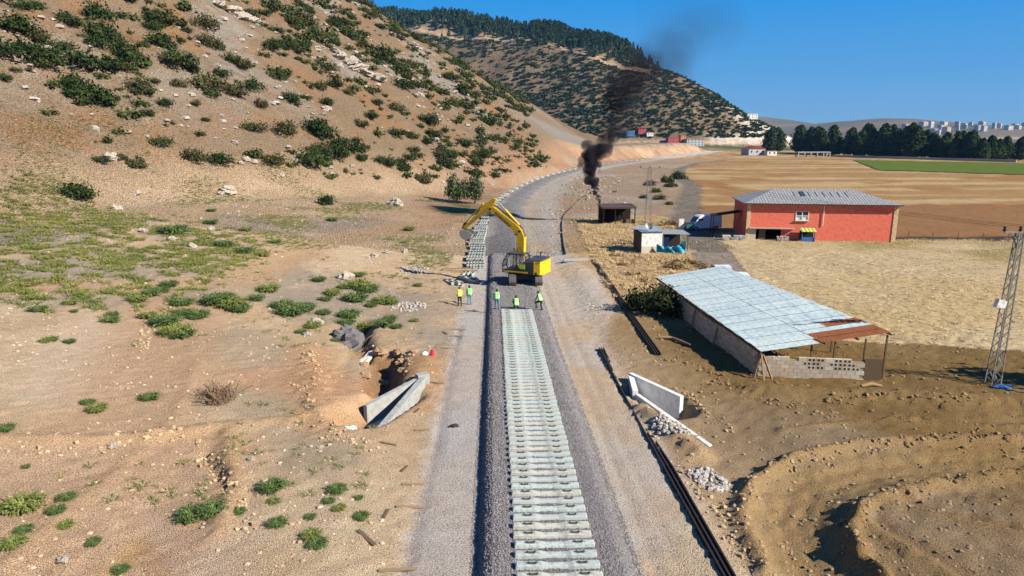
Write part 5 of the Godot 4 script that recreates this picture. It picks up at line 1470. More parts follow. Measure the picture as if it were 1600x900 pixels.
func block_shed() -> void:
	var A := Vector2(13.95, 38.7)     # near left corner (x, s)
	var B := Vector2(19.85, 37.7)     # near right end of the block wall
	var C := Vector2(12.95, 59.3)     # far left corner
	var base := on(A.x, A.y)
	var o := thing("block_shed", "long low shed of pale blocks under corrugated sheets, some rusted", "shed", base)
	var g := base.y
	var rel := func(p: Vector2, y: float) -> Vector3: return Vector3(p.x, y, -p.y) - base
	# walls of blocks
	var blk := []
	for m in M.block: blk.append(Shape.new().box(Vector3.ZERO, Vector3(0.48, 0.225, 0.19)).mesh(m))
	var front := Node3D.new(); front.name = "front_wall"; o.add_child(front)
	var d := (B - A).normalized()
	var yaw := atan2(d.y, d.x)
	for row in 6:
		for i in 12:
			if row == 5 and (i > 9 or i == 3): continue
			var q := A + d * (0.3 + i * 0.5 + (0.25 if row % 2 else 0.0))
			if q.distance_to(A) > A.distance_to(B) - 0.1: continue
			var b := put("block", blk[rng.randi() % 4], null, front)
			b.position = rel.call(q, g - 0.05 + row * 0.235)
			b.rotation.y = yaw + rng.randf_range(-0.015, 0.015)
			if row >= 3 and i in [5, 6, 8, 9, 10] :
				put("hole_shade_patch", Shape.new().box(Vector3(-0.11, 0, 0.085), Vector3(0.13, 0.13, 0.03)).box(Vector3(0.11, 0, 0.085), Vector3(0.13, 0.13, 0.03)), M.shade_black, b)  # dark patches on the block face, painted as the shade of its hollows
	put("mortar", Shape.new().bar(rel.call(A, g + 0.5), rel.call(B, g + 0.5), 0.12, 1.2), M.mortar, front)
	var left := Node3D.new(); left.name = "side_wall"; o.add_child(left)
	var e := (C - A).normalized()
	var yaw2 := atan2(e.y, e.x)
	var rest := Shape.new()
	for row in 7:
		for i in 40:
			var q := A + e * (0.3 + i * 0.5 + (0.25 if row % 2 else 0.0))
			if i < 24:
				var b := put("block", blk[rng.randi() % 4], null, left)
				b.position = rel.call(q, gy(q.x, q.y) - 0.05 + row * 0.235); b.rotation.y = yaw2
			else: rest.box(rel.call(q, gy(q.x, q.y) - 0.05 + row * 0.235), Vector3(0.48, 0.225, 0.19), Basis(Vector3.UP, yaw2))
	put("far_blocks", rest, M.block[1], left).set_meta("kind", "stuff")
	put("mortar", Shape.new().bar(rel.call(A, g + 0.62), rel.call(C, g + 0.5), 0.12, 1.5), M.mortar, left)
	# roof plane: low on the left, high on the right
	var rl0 := Vector3(13.9, 2.02, -38.2); var rr0 := Vector3(21.35, 3.25, -37.75)
	var rl1 := Vector3(12.75, 2.05, -59.8); var rr1 := Vector3(18.3, 3.2, -58.8)
	var roof := Node3D.new(); roof.name = "roof"; o.add_child(roof)
	var N := 26
	for i in N:
		for half in 2:
			var f0 := float(i) / N; var f1 := (i + 1.08) / N
			var w0 := 0.0 if half == 0 else 0.47; var w1 := 0.49 if half == 0 else 1.0
			if half == 0 and i == 0: w1 = 0.45
			var rusty: bool = half == 1 and (i == 0 or i == 1 or i == 3) or half == 1 and i == 2 and false
			var p := func(f: float, w: float) -> Vector3: return rl0.lerp(rl1, f).lerp(rr0.lerp(rr1, f), w) - base + Vector3(0, 0.03 * (i % 2) + 0.02 * half, 0)
			var short := 0.0
			if half == 1 and i == 2: short = 0.0
			var part_w := 0.68 if i == 3 and half == 1 else w0
			var sh := Shape.new().sheet(p.call(f0, part_w), p.call(f1, part_w), p.call(f1, w1 + rng.randf_range(-0.01, 0.01)), p.call(f0, w1 + short), 6, 0.022)
			put("corrugated_sheet", sh, M.rust_sheet if rusty else M.zinc[rng.randi() % 4], roof)
			if half == 1 and i == 3:
				put("corrugated_sheet", Shape.new().sheet(p.call(f0, w0), p.call(f1, w0), p.call(f1, 0.70), p.call(f0, 0.70), 6, 0.022), M.zinc[2], roof)
	for k in 5:
		var w := k / 4.0
		put("purlin", Shape.new().bar(rl0.lerp(rr0, w) - base - Vector3(0, 0.12, 0), rl1.lerp(rr1, w) - base - Vector3(0, 0.12, 0), 0.09, 0.1), M.old_wood, roof)
	for q in [[21.2, 37.9], [19.95, 37.9], [18.3, 38.2], [17.0, 38.4], [20.6, 43.0], [20.0, 48.0], [18.9, 54.0], [18.1, 58.6]]:
		var f := clampf((q[1] - 38.2) / 21.4, 0.0, 1.0)
		var l := rl0.lerp(rl1, f); var r := rr0.lerp(rr1, f)
		var top := lerpf(l.y, r.y, clampf((q[0] - l.x) / (r.x - l.x), 0, 1)) - 0.17
		put("post", Shape.new().bar(Vector3(q[0], gy(q[0], q[1]) - 0.1, -q[1]) - base, Vector3(q[0], top, -q[1]) - base, 0.09, 0.09), M.old_wood, o)
	put("board_door", Shape.new().box(Vector3(20.45, g + 0.62, -37.7) - base, Vector3(0.95, 1.35, 0.05), Basis(Vector3.UP, yaw)), M.old_wood, o)
	for q in [[13.5, 38.0, 14.0, 38.5], [14.6, 38.0, 14.1, 38.5], [14.0, 37.7, 14.02, 38.45]]:
		put("brace", Shape.new().bar(Vector3(q[0], gy(q[0], q[1]) - 0.05, -q[1]) - base, Vector3(q[2], 1.85, -q[3]) - base, 0.09, 0.09), M.wood, o)
	for q in [[13.4, 45.0], [13.15, 49.5], [12.8, 54.0]]:
		put("prop", Shape.new().tube([Vector3(q[0] - 0.1, gy(q[0], q[1]) - 0.05, -q[1]) - base, Vector3(q[0] + 0.05, 1.3, -q[1]) - base, Vector3(q[0] + 0.2, 1.8, -q[1]) - base], [0.07, 0.06, 0.05], 6), M.wood, o)
	for q in [[10.9, 46.6, 11.6, 44.6, "pale split log lying on the earth bank beside the shed wall"], [10.0, 46.9, 11.0, 46.7, "short pale log lying crosswise by the shed wall"], [19.0, 36.2, 20.3, 36.4, "yellowish timber lying before the shed's board door"]]:
		var l := put("log", Shape.new().tube([on(q[0], q[1], 0.12), on((q[0] + q[2]) / 2, (q[1] + q[3]) / 2, 0.16), on(q[2], q[3], 0.12)], [0.1, 0.12, 0.07], 7), M.wood)
		tag(l, q[4], "log")


func red_house() -> void:
	var o := thing("red_building", "red-painted building with a grey hipped metal roof beside the fields", "building", Vector3(35.1, -0.6, -98.6), -0.17)
	var L := 20.6; var D := 10.5; var H := 5.5
	var put_wall := func(called: String, at: Vector3, size: Vector3, m: Material) -> void: wall_panel(o, called, size, at, m)
	# front wall in pieces round the window and the ground-floor opening (x from 0 to L)
	put_wall.call("front_wall", Vector3((8.6 + L) / 2, H / 2, -0.15), Vector3(L - 8.6, H, 0.3), M.red_wall)
	put_wall.call("front_wall", Vector3(3.55, 3.75, -0.15), Vector3(6.5, 3.5, 0.3), M.red_wall)
	put_wall.call("front_wall", Vector3(7.7, 4.98, -0.15), Vector3(1.8, 1.04, 0.3), M.red_wall)
	put_wall.call("front_wall", Vector3(7.7, 1.57, -0.15), Vector3(1.8, 3.14, 0.3), M.red_wall)
	put_wall.call("front_wall", Vector3(5.9, 0.95, -0.15), Vector3(1.8, 1.9, 0.3), M.red_wall)
	put_wall.call("pale_pier", Vector3(0.85, 0.95, -0.1), Vector3(1.2, 1.9, 0.28), M.block[2])
	put_wall.call("lintel", Vector3(3.6, 1.93, 0.1), Vector3(6.3, 0.14, 0.7), M.block[1])
	put_wall.call("side_wall", Vector3(0.15, H / 2, -D / 2), Vector3(0.3, H, D - 0.6), M.red_wall)
	put_wall.call("side_wall", Vector3(L - 0.15, H / 2, -D / 2), Vector3(0.3, H, D - 0.6), M.red_wall)
	put_wall.call("back_wall", Vector3(L / 2, H / 2, -D + 0.15), Vector3(L, H, 0.3), M.red_wall)
	put_wall.call("floor_slab", Vector3(L / 2, 2.05, -D / 2 - 0.1), Vector3(L - 0.7, 0.18, D - 0.9), M.shade_black)
	for x in [0.12, L - 0.12]:
		put_wall.call("corner_pilaster", Vector3(x + (0.15 if x < 1 else -0.15), H / 2, 0.03), Vector3(0.5, H, 0.1), M.cream)
	put_wall.call("corner_pilaster", Vector3(L + 0.03, H / 2, -0.3), Vector3(0.1, H, 0.6), M.cream)
	var win := Node3D.new(); win.name = "window"; o.add_child(win)
	put("frame", Shape.new().box(Vector3(7.7, 3.8, 0.0), Vector3(1.8, 0.1, 0.12)).box(Vector3(7.7, 4.44, 0.0), Vector3(1.8, 0.08, 0.12)).box(Vector3(7.7, 3.17, 0.0), Vector3(1.8, 0.1, 0.12)).box(Vector3(6.84, 3.8, 0.003), Vector3(0.1, 1.34, 0.12)).box(Vector3(8.56, 3.8, 0.003), Vector3(0.1, 1.34, 0.12)).box(Vector3(7.7, 3.8, 0.003), Vector3(0.1, 1.34, 0.12)), M.white_paint, win)
	for x in [7.27, 8.13]:
		put("pane", Shape.new().box(Vector3(x, 4.13, -0.05), Vector3(0.76, 0.56, 0.012)), M.dark_glass, win)
		put("lower_panel", Shape.new().box(Vector3(x, 3.48, -0.04), Vector3(0.76, 0.56, 0.03)), M.white_paint, win)
	put("sill", Shape.new().box(Vector3(7.7, 3.08, 0.1), Vector3(2.0, 0.08, 0.25)), M.block[2], win)
	var roof := Node3D.new(); roof.name = "roof"; o.add_child(roof)
	var a := Vector3(-0.5, H + 0.02, 0.5); var b := Vector3(L + 0.5, H + 0.02, 0.5); var c := Vector3(L + 0.5, H + 0.02, -D - 0.5); var d := Vector3(-0.5, H + 0.02, -D - 0.5)
	var r0 := Vector3(4.6, H + 1.75, -D / 2); var r1 := Vector3(L - 4.6, H + 1.75, -D / 2)
	var cover := Shape.new()
	cover.quad(a, b, r1, r0, Vector3(0, 1, 1)); cover.quad(c, d, r0, r1, Vector3(0, 1, -1))
	cover.tri(d, r0, a) if (a - d).cross(r0 - d).y > 0 else cover.tri(d, a, r0)
	cover.tri(b, r1, c) if (c - b).cross(r1 - b).y > 0 else cover.tri(b, c, r1)
	put("roof_cover", cover, M.roof_metal, roof)
	put("soffit", Shape.new().box(Vector3(L / 2, H - 0.06, -D / 2), Vector3(L + 0.98, 0.1, D + 0.98)), M.roof_metal, roof)
	var rib := Shape.new()
	for i in 52:
		var x := -0.3 + i * 0.41
		var t := minf(1.0, minf((x + 0.5) / 5.1, (L + 0.5 - x) / 5.1))
		rib.bar(Vector3(x, H + 0.04, 0.5), Vector3(x, H + 0.04 + 1.73 * t, 0.5 - (D / 2 + 0.5) * t), 0.035, 0.03)
	put("standing_seams", rib, M.roof_metal, roof)
	for x in range(8):
		put("skylight_strip", Shape.new().bar(Vector3(7.2 + x * 1.05, H + 0.93, -2.4), Vector3(7.2 + x * 1.05, H + 1.46, -4.1), 0.16 if x != 1 else 0.6, 0.09), M.dark_glass if x == 1 else M.galvanised, roof)
	put("gutter", Shape.new().bar(Vector3(-0.5, H + 0.0, 0.55), Vector3(L + 0.5, H + 0.0, 0.55), 0.12, 0.12), M.black_iron, roof)
	put("drainpipe", Shape.new().tube([Vector3(10.6, H, 0.5), Vector3(10.6, H - 0.25, 0.12), Vector3(10.6, 2.4, 0.12)], [0.06], 8), M.white_paint, o)
	put("door", Shape.new().box(Vector3(2.4, 0.9, -0.25), Vector3(0.9, 1.8, 0.06)), M.old_wood, o)
	# porch with a striped awning
	var p := thing("kiosk_porch", "small blue porch with green-yellow striped awning against the red wall", "porch", o.to_global(Vector3(8.2, 0, 0.9)) if false else Vector3(35.1, -0.6, -98.6) + Basis(Vector3.UP, -0.17) * Vector3(8.4, 0.0, 1.05), -0.17)
	for x in [-0.85, 0.85]: put("post", Shape.new().box(Vector3(x, 0.85, 0.5), Vector3(0.12, 1.7, 0.12)), M.blue, p)
	put("back_panel", Shape.new().box(Vector3(0, 0.85, -0.6), Vector3(1.9, 1.7, 0.08)), M.shade_black, p)
	put("counter", Shape.new().box(Vector3(0, 0.45, 0.45), Vector3(1.7, 0.9, 0.1)), M.blue, p)
	for k in 8: put("awning_slat", Shape.new().bar(Vector3(-0.9 + k * 0.257, 2.1, -0.7), Vector3(-0.9 + k * 0.257, 1.72, 0.75), 0.25, 0.04), [mat(Color(0.12, 0.28, 0.08), 0.7), mat(Color(0.55, 0.45, 0.10), 0.7)][k % 2], p)
	var tf := Basis(Vector3.UP, -0.17)
	for q in [[-1.9, 1.4, 3.2, 0.95, 0.8, "stack of pale grey blocks left of the red building"], [5.0, 1.2, 1.6, 0.9, 0.6, "pale grey slab leaning before the red building's opening"]]:
		var s := thing("block_stack", q[5], "blocks", Vector3(35.1, -0.6, -98.6) + tf * Vector3(q[0], 0, q[1]), -0.17)
		for i in 4:
			for k in 8:
				if i == 3 and rng.randf() < 0.4: continue
				put("block", Shape.new().box(Vector3((k - 3.5) * q[2] / 8.0, 0.13 + i * q[3] / 4.0, rng.randf_range(-0.05, 0.05)), Vector3(q[2] / 8.4, q[3] / 4.2, q[4])), M.block[2] if rng.randf() < 0.6 else M.concrete, s)
	var lean := thing("lean_to_roof", "dark lean-to roof on posts at the shaded end of the red building", "lean-to", Vector3(35.1, -0.6, -98.6) + tf * Vector3(-2.0, 0, -4.5), -0.17)
	put("roof_sheet", Shape.new().bar(Vector3(-2.4, 3.2, 0), Vector3(1.9, 3.9, 0), 3.0, 0.08), M.char, lean)
	for z in [-1.3, 1.3]: put("post", Shape.new().box(Vector3(-2.2, 1.6, z), Vector3(0.12, 3.2, 0.12)), M.black_iron, lean)
	for k in 9:
		var f := put("fence_post", Shape.new().box(Vector3(0, 0.6, 0), Vector3(0.08, 1.3, 0.08)), M.old_wood)
		f.position = on(58.5 + k * 3.2, 97.0 - k * 0.7)
		tag(f, "thin wooden post in the fence line right of the red building", "post", "fence posts right of the red building")


func vehicle(o: Node3D, prof: PackedVector2Array, width: float, wheels: Array, r: float, paint: Material) -> void:
	# prof: side outline, x forward; the body narrows toward the roof
	var lower := Shape.new().prism(prof, Transform3D(), width)
	for i in lower.v.size():
		var p := lower.v[i]
		if p.y > 1.0: p.z *= 1.0 - 0.10 * (p.y - 1.0)
		lower.v[i] = p
	put("body", lower, paint, o)
	for x in wheels:
		for sg in [-1.0, 1.0]:
			var w := put("wheel", Shape.new().tube([Vector3(x, r, sg * (width / 2 - 0.2)), Vector3(x, r, sg * (width / 2 + 0.02))], [r], 16), M.rubber, o)
			put("rim", Shape.new().tube([Vector3(x, r, sg * (width / 2 + 0.0)), Vector3(x, r, sg * (width / 2 + 0.03))], [r * 0.58], 12), M.steel, w)


func yard() -> void:
	# panel van in the shade of the red building, nose to the left
	var v := thing("panel_van", "pale high-roofed panel van parked in shade left of the red building", "van", on(32.2, 109.6), PI + 0.2)
	vehicle(v, PackedVector2Array([Vector2(-2.75, 0.42), Vector2(2.7, 0.42), Vector2(2.8, 0.7), Vector2(2.7, 1.05), Vector2(1.95, 1.3), Vector2(1.25, 2.2), Vector2(0.9, 2.4), Vector2(-2.6, 2.45), Vector2(-2.75, 2.3)]), 2.0, [-1.75, 1.75], 0.36, M.van_paint)
	put("windscreen", Shape.new().quad_pane([Vector3(1.98, 1.34, -0.85), Vector3(1.98, 1.34, 0.85), Vector3(1.32, 2.2, 0.78), Vector3(1.32, 2.2, -0.78)], 0.02), M.dark_glass, v)
	for sg in [-1.0, 1.0]:
		put("door_window", Shape.new().box(Vector3(1.0, 1.72, sg * 0.925), Vector3(0.8, 0.5, 0.03)), M.dark_glass, v)
		put("headlight", Shape.new().box(Vector3(2.68, 0.85, sg * 0.72), Vector3(0.15, 0.2, 0.3)), M.steel, v)
		put("mirror", Shape.new().box(Vector3(1.5, 1.5, sg * 1.12), Vector3(0.12, 0.3, 0.18)), M.rubber, v)
	put("bumper", Shape.new().box(Vector3(2.78, 0.5, 0), Vector3(0.12, 0.25, 1.9)), M.rubber, v)
	# pickup whose white roof shows over the shed
	var t := thing("pickup_truck", "white pickup truck parked behind the far end of the block shed", "pickup", on(20.9, 66.2), PI - 0.15)
	vehicle(t, PackedVector2Array([Vector2(-2.5, 0.45), Vector2(2.5, 0.45), Vector2(2.55, 0.85), Vector2(1.3, 1.05), Vector2(0.75, 1.72), Vector2(-0.75, 1.78), Vector2(-0.95, 1.05), Vector2(-2.5, 1.05)]), 1.75, [-1.6, 1.6], 0.36, M.white_paint)
	for sg in [-1.0, 1.0]: put("door_window", Shape.new().box(Vector3(0.0, 1.4, sg * 0.855), Vector3(1.1, 0.42, 0.03)), M.dark_glass, t)
	put("windscreen", Shape.new().quad_pane([Vector3(1.27, 1.1, -0.75), Vector3(1.27, 1.1, 0.75), Vector3(0.8, 1.68, 0.7), Vector3(0.8, 1.68, -0.7)], 0.02), M.dark_glass, t)
	put("rear_window", Shape.new().box(Vector3(-0.9, 1.4, 0), Vector3(0.05, 0.4, 1.3)), M.dark_glass, t)
	# white hut
	var h := thing("white_hut", "small white hut with a tin roof and dish near the blue tarpaulin", "hut", on(17.5, 86.8), 0.12)
	h.scale = Vector3(1.05, 1.22, 1.0)
	put("front_wall", Shape.new().box(Vector3(0.6, 1.55, 1.2), Vector3(2.6, 1.5, 0.12)), M.white_wall, h)
	put("lower_wall", Shape.new().box(Vector3(0.6, 0.4, 1.22), Vector3(2.6, 0.8, 0.2)), M.block[2], h)
	put("side_wall", Shape.new().box(Vector3(-0.65, 1.1, -0.4), Vector3(0.12, 2.2, 3.1)), M.old_wood, h)
	put("far_side_wall", Shape.new().box(Vector3(1.85, 1.1, -0.4), Vector3(0.12, 2.2, 3.1)), M.white_wall, h)
	put("back_wall", Shape.new().box(Vector3(0.6, 1.1, -1.95), Vector3(2.5, 2.2, 0.12)), M.old_wood, h)
	put("roof", Shape.new().sheet(Vector3(-0.95, 2.36, 1.5), Vector3(2.1, 2.36, 1.5), Vector3(2.1, 2.55, -2.3), Vector3(-0.95, 2.55, -2.3), 12, 0.025), M.zinc[1], h)
	var dish := put("satellite_dish", Shape.new().tube([Vector3(0.2, 2.4, 0.9), Vector3(0.2, 2.85, 0.9)], [0.03], 5), M.galvanised, h)
	put("reflector", Shape.new().tube([Vector3(0.2, 2.8, 1.0), Vector3(0.2, 2.84, 1.06), Vector3(0.2, 2.9, 1.12)], [0.12, 0.36, 0.45], 16, false), M.white_paint, dish)
	var an := thing("hut_annexe", "dark open annexe with a flat grey roof behind the white hut", "shed", on(21.3, 88.6), 0.05)
	put("roof", Shape.new().sheet(Vector3(-1.4, 2.35, 1.2), Vector3(2.4, 2.25, 1.2), Vector3(2.4, 2.45, -2.0), Vector3(-1.4, 2.5, -2.0), 12, 0.02), M.roof_metal, an)
	put("back_wall", Shape.new().box(Vector3(0.4, 1.1, -1.8), Vector3(3.2, 2.2, 0.1)), M.shade_black, an)
	for x in [-1.2, 2.1]: put("post", Shape.new().box(Vector3(x, 1.1, 1.1), Vector3(0.12, 2.3, 0.12)), M.old_wood, an)
	put("tool_cupboard", Shape.new().box(Vector3(-0.4, 0.8, -1.2), Vector3(1.2, 1.6, 0.8)), M.blue, an)
	var bar := thing("water_tank", "blue round water tank behind the white hut", "tank", on(18.4, 92.5), 0)
	put("drum", Shape.new().tube([Vector3(0, 0.9, 0), Vector3(0, 1.1, 0), Vector3(0, 2.1, 0), Vector3(0, 2.3, 0)], [0.9, 1.0, 1.0, 0.6], 16), M.blue, bar)
	put("stand", Shape.new().box(Vector3(0, 0.45, 0), Vector3(1.7, 0.9, 1.7)), M.old_wood, bar)
	# blue tarpaulin: a sagging folded sheet
	var tp := Shape.new()
	var P := func(i: int, j: int) -> Vector3:
		var f := i / 24.0
		return Vector3(-1.9 + 3.8 * f, 0.15 + j / 6.0 * (0.75 + 0.4 * f * f - 0.35 * sin(PI * f)), 0.16 * sin(f * 23.0 + j * 0.8) + j * 0.05 + 0.05 * sin(i * 1.9 + j * 2.3))
	for i in 24:
		for j in 6:
			tp.quad(P.call(i, j), P.call(i + 1, j), P.call(i + 1, j + 1), P.call(i, j + 1), Vector3(0, 0.2, 1))
	var ta := put("tarpaulin", tp, M.tarp)
	ta.position = on(20.6, 85.0); ta.rotation.y = -0.25; ta.scale = Vector3(0.95, 1.5, 1.0)
	tag(ta, "bright blue tarpaulin hung along the brushwood by the hut", "tarpaulin")
	# burning open shed
	var f := thing("burnt_shed", "dark charred open shed from which black smoke rises", "shed", on(19.6, 118.5), 0.02)
	put("roof", Shape.new().box(Vector3(0, 3.1, 0), Vector3(6.0, 0.3, 4.2), Basis(Vector3.RIGHT, 0.05)), M.dark_roof, f)
	put("back_wall", Shape.new().box(Vector3(0, 1.45, -1.9), Vector3(5.7, 2.9, 0.15)), M.char, f)
	put("side_wall", Shape.new().box(Vector3(-2.85, 1.45, 0), Vector3(0.15, 2.9, 3.6)), M.char, f)
	for x in [-2.6, -0.6, 1.2, 2.8]: put("post", Shape.new().box(Vector3(x, 1.45, 1.9), Vector3(0.16, 2.95, 0.16)), M.char, f)
	put("low_wall", Shape.new().box(Vector3(1.6, 0.5, 1.7), Vector3(2.2, 1.0, 0.15)), M.old_wood, f)
	var st := thing("stovepipe", "black stovepipe at the corner of the charred shed, smoke at its mouth", "chimney", on(16.9, 120.6), 0)
	put("pipe", Shape.new().tube([Vector3(0, 0, 0), Vector3(0, 3.6, 0)], [0.16], 10), M.char, st)
	put("cowl", Shape.new().tube([Vector3(0, 3.6, 0), Vector3(0, 3.75, 0)], [0.22, 0.2], 10), M.char, st)
	var cab := thing("junction_box", "pale upright box beside the lane", "box", on(28.4, 109.0), 0)
	put("case", Shape.new().box(Vector3(0, 0.9, 0), Vector3(0.8, 1.8, 0.5)), M.white_paint, cab); put("plinth", Shape.new().box(Vector3(0, 0.05, 0), Vector3(1.0, 0.2, 0.7)), M.concrete, cab)
	var bin := thing("refuse_bin", "dark teal refuse bin beside the pale box on the lane", "bin", on(29.6, 108.4), 0)
	put("tub", Shape.new().prism(PackedVector2Array([Vector2(-0.5, 0.15), Vector2(0.5, 0.15), Vector2(0.62, 1.15), Vector2(-0.62, 1.15)]), Transform3D(), 0.9), mat(Color(0.02, 0.10, 0.11), 0.6), bin)
	put("lid", Shape.new().box(Vector3(0, 1.2, 0), Vector3(1.3, 0.1, 1.0)), M.black_iron, bin)
	for k in 10:
		var q := put("fence_post", Shape.new().tube([Vector3(0, -0.1, 0), Vector3(0.02, 1.15, 0)], [0.045, 0.035], 6), M.wood)
		q.position = on(12.2 + 0.38 * (k % 4) + k * 0.1, 62.0 + k * 1.9); q.rotation.z = rng.randf_range(-0.08, 0.08)
		tag(q, "leaning pale stake in the dry grass left of the hut", "stake", "stakes in the dry grass")


func pylon(at: Vector3, h: float, base: float, top: float, lean: Vector3, label: String, arms: float, box: bool) -> void:
	var o := thing("lattice_pylon", label, "pylon", at)
	var P := func(t: float, i: int) -> Vector3:
		var w := lerpf(base, top, t) / 2.0
		return lean * t * h + Vector3(w * [-1, 1, 1, -1][i], t * h, w * [-1, -1, 1, 1][i])
	for i in 4:
		put("leg", Shape.new().bar(P.call(0, i) - Vector3(0, 0.15, 0), P.call(1, i), 0.06, 0.06), M.mast, o)
	var n := int(h / 0.55)
	for k in n:
		for i in 4:
			var t0 := float(k) / n; var t1 := float(k + 1) / n
			put("brace", Shape.new().bar(P.call(t0, i), P.call(t1, (i + 1) % 4), 0.03, 0.03) if k % 2 else Shape.new().bar(P.call(t0, (i + 1) % 4), P.call(t1, i), 0.03, 0.03), M.mast, o)
	var head := lean * h + Vector3(0, h, 0)
	put("crossarm", Shape.new().bar(head + Vector3(-arms, 0.0, 0), head + Vector3(arms, 0.0, 0), 0.09, 0.09).bar(head + Vector3(-arms * 0.6, 0, 0), head + Vector3(0, -0.9, 0), 0.05, 0.05).bar(head + Vector3(arms * 0.6, 0, 0), head + Vector3(0, -0.9, 0), 0.05, 0.05), M.mast, o)
	for x in [-arms, 0.0, arms]:
		put("insulator", Shape.new().tube([head + Vector3(x, 0.04, 0), head + Vector3(x, 0.12, 0), head + Vector3(x, 0.2, 0), head + Vector3(x, 0.32, 0)], [0.05, 0.11, 0.06, 0.1], 8), M.rubber, o)
	if box:
		var t := put("lamp_housing", Shape.new().prism(PackedVector2Array([Vector2(-0.28, -0.2), Vector2(0.22, -0.26), Vector2(0.3, 0.16), Vector2(-0.16, 0.28)]), Transform3D(Basis(), lean * h * 0.55 + Vector3(-0.5, h * 0.55, 0.1)), 0.3), M.white_paint, o)
		t.set_meta("label", "white box clamped halfway up the mast")
	else:
		put("transformer", Shape.new().box(lean * h * 0.55 + Vector3(0, h * 0.5, 0.55), Vector3(0.9, 0.9, 0.6)), M.mast, o)


func pylons() -> void:
	pylon(on(27.1, 36.8), 9.0, 0.55, 0.28, Vector3(0.02, 0, 0.0), "grey lattice mast with a white box standing right of the block shed", 0.9, true)
	pylon(on(24.9, 117.6), 9.6, 1.0, 0.5, Vector3.ZERO, "grey lattice mast with a transformer beyond the white hut", 1.6, false)
	for x in [-0.9, 0.0, 0.9]:
		var a := Vector3(24.9 + x * 1.6, gy(24.9, 117.6) + 9.9, -117.6); var b := Vector3(27.3 + x, gy(27.1, 36.8) + 9.3, -36.8)
		var pts := []
		for k in 21:
			var t := k / 20.0
			pts.append(a.lerp(b, t) - Vector3(0, 3.6 * t * (1.0 - t), 0))
		var w := put("power_line", Shape.new().tube(pts, [0.009], 4, false), M.rubber)
		tag(w, "thin black power line sagging between the two lattice masts", "cable", "power lines between the masts")
	var tarp := put("blue_sheeting", stone_shape(61, 0.3, 0.3, true), M.blue)
	tarp.position = on(27.3, 36.2, 0.05); tarp.scale = Vector3(0.9, 0.5, 0.6)
	tag(tarp, "crumpled blue sheeting at the foot of the mast by the shed", "sheeting")


func house(called: String, label: String, at: Vector3, turn: float, size: Vector3, wall: Material, roof: Material, kind: String, wins: int) -> void:
	var o := thing(called, label, "house", at, turn)
	put("wall", Shape.new().box(Vector3(0, size.y / 2 - 0.5, 0), Vector3(size.x, size.y + 1.0, size.z)), wall, o)
	if kind == "gable":
		put("roof", Shape.new().prism(PackedVector2Array([Vector2(-size.x / 2 - 0.6, size.y), Vector2(size.x / 2 + 0.6, size.y), Vector2(0, size.y + size.x * 0.16)]), Transform3D(), size.z + 1.0), roof, o)
	else:
		put("roof", Shape.new().box(Vector3(0, size.y + 0.15, 0), Vector3(size.x + 0.8, 0.3, size.z + 0.8)), roof, o)
	var floors := maxi(1, int(size.y / 3.0))
	for f in floors:
		for k in wins:
			var w := put("window", Shape.new().box(Vector3((k + 0.5) / wins * size.x - size.x / 2, (f + 0.55) * size.y / floors, size.z / 2 + 0.02), Vector3(1.3, 1.4, 0.08)), M.dark_glass, o)
			put("sill", Shape.new().box(Vector3((k + 0.5) / wins * size.x - size.x / 2, (f + 0.55) * size.y / floors - 0.78, size.z / 2 + 0.1), Vector3(1.6, 0.12, 0.25)), M.white_paint, w)


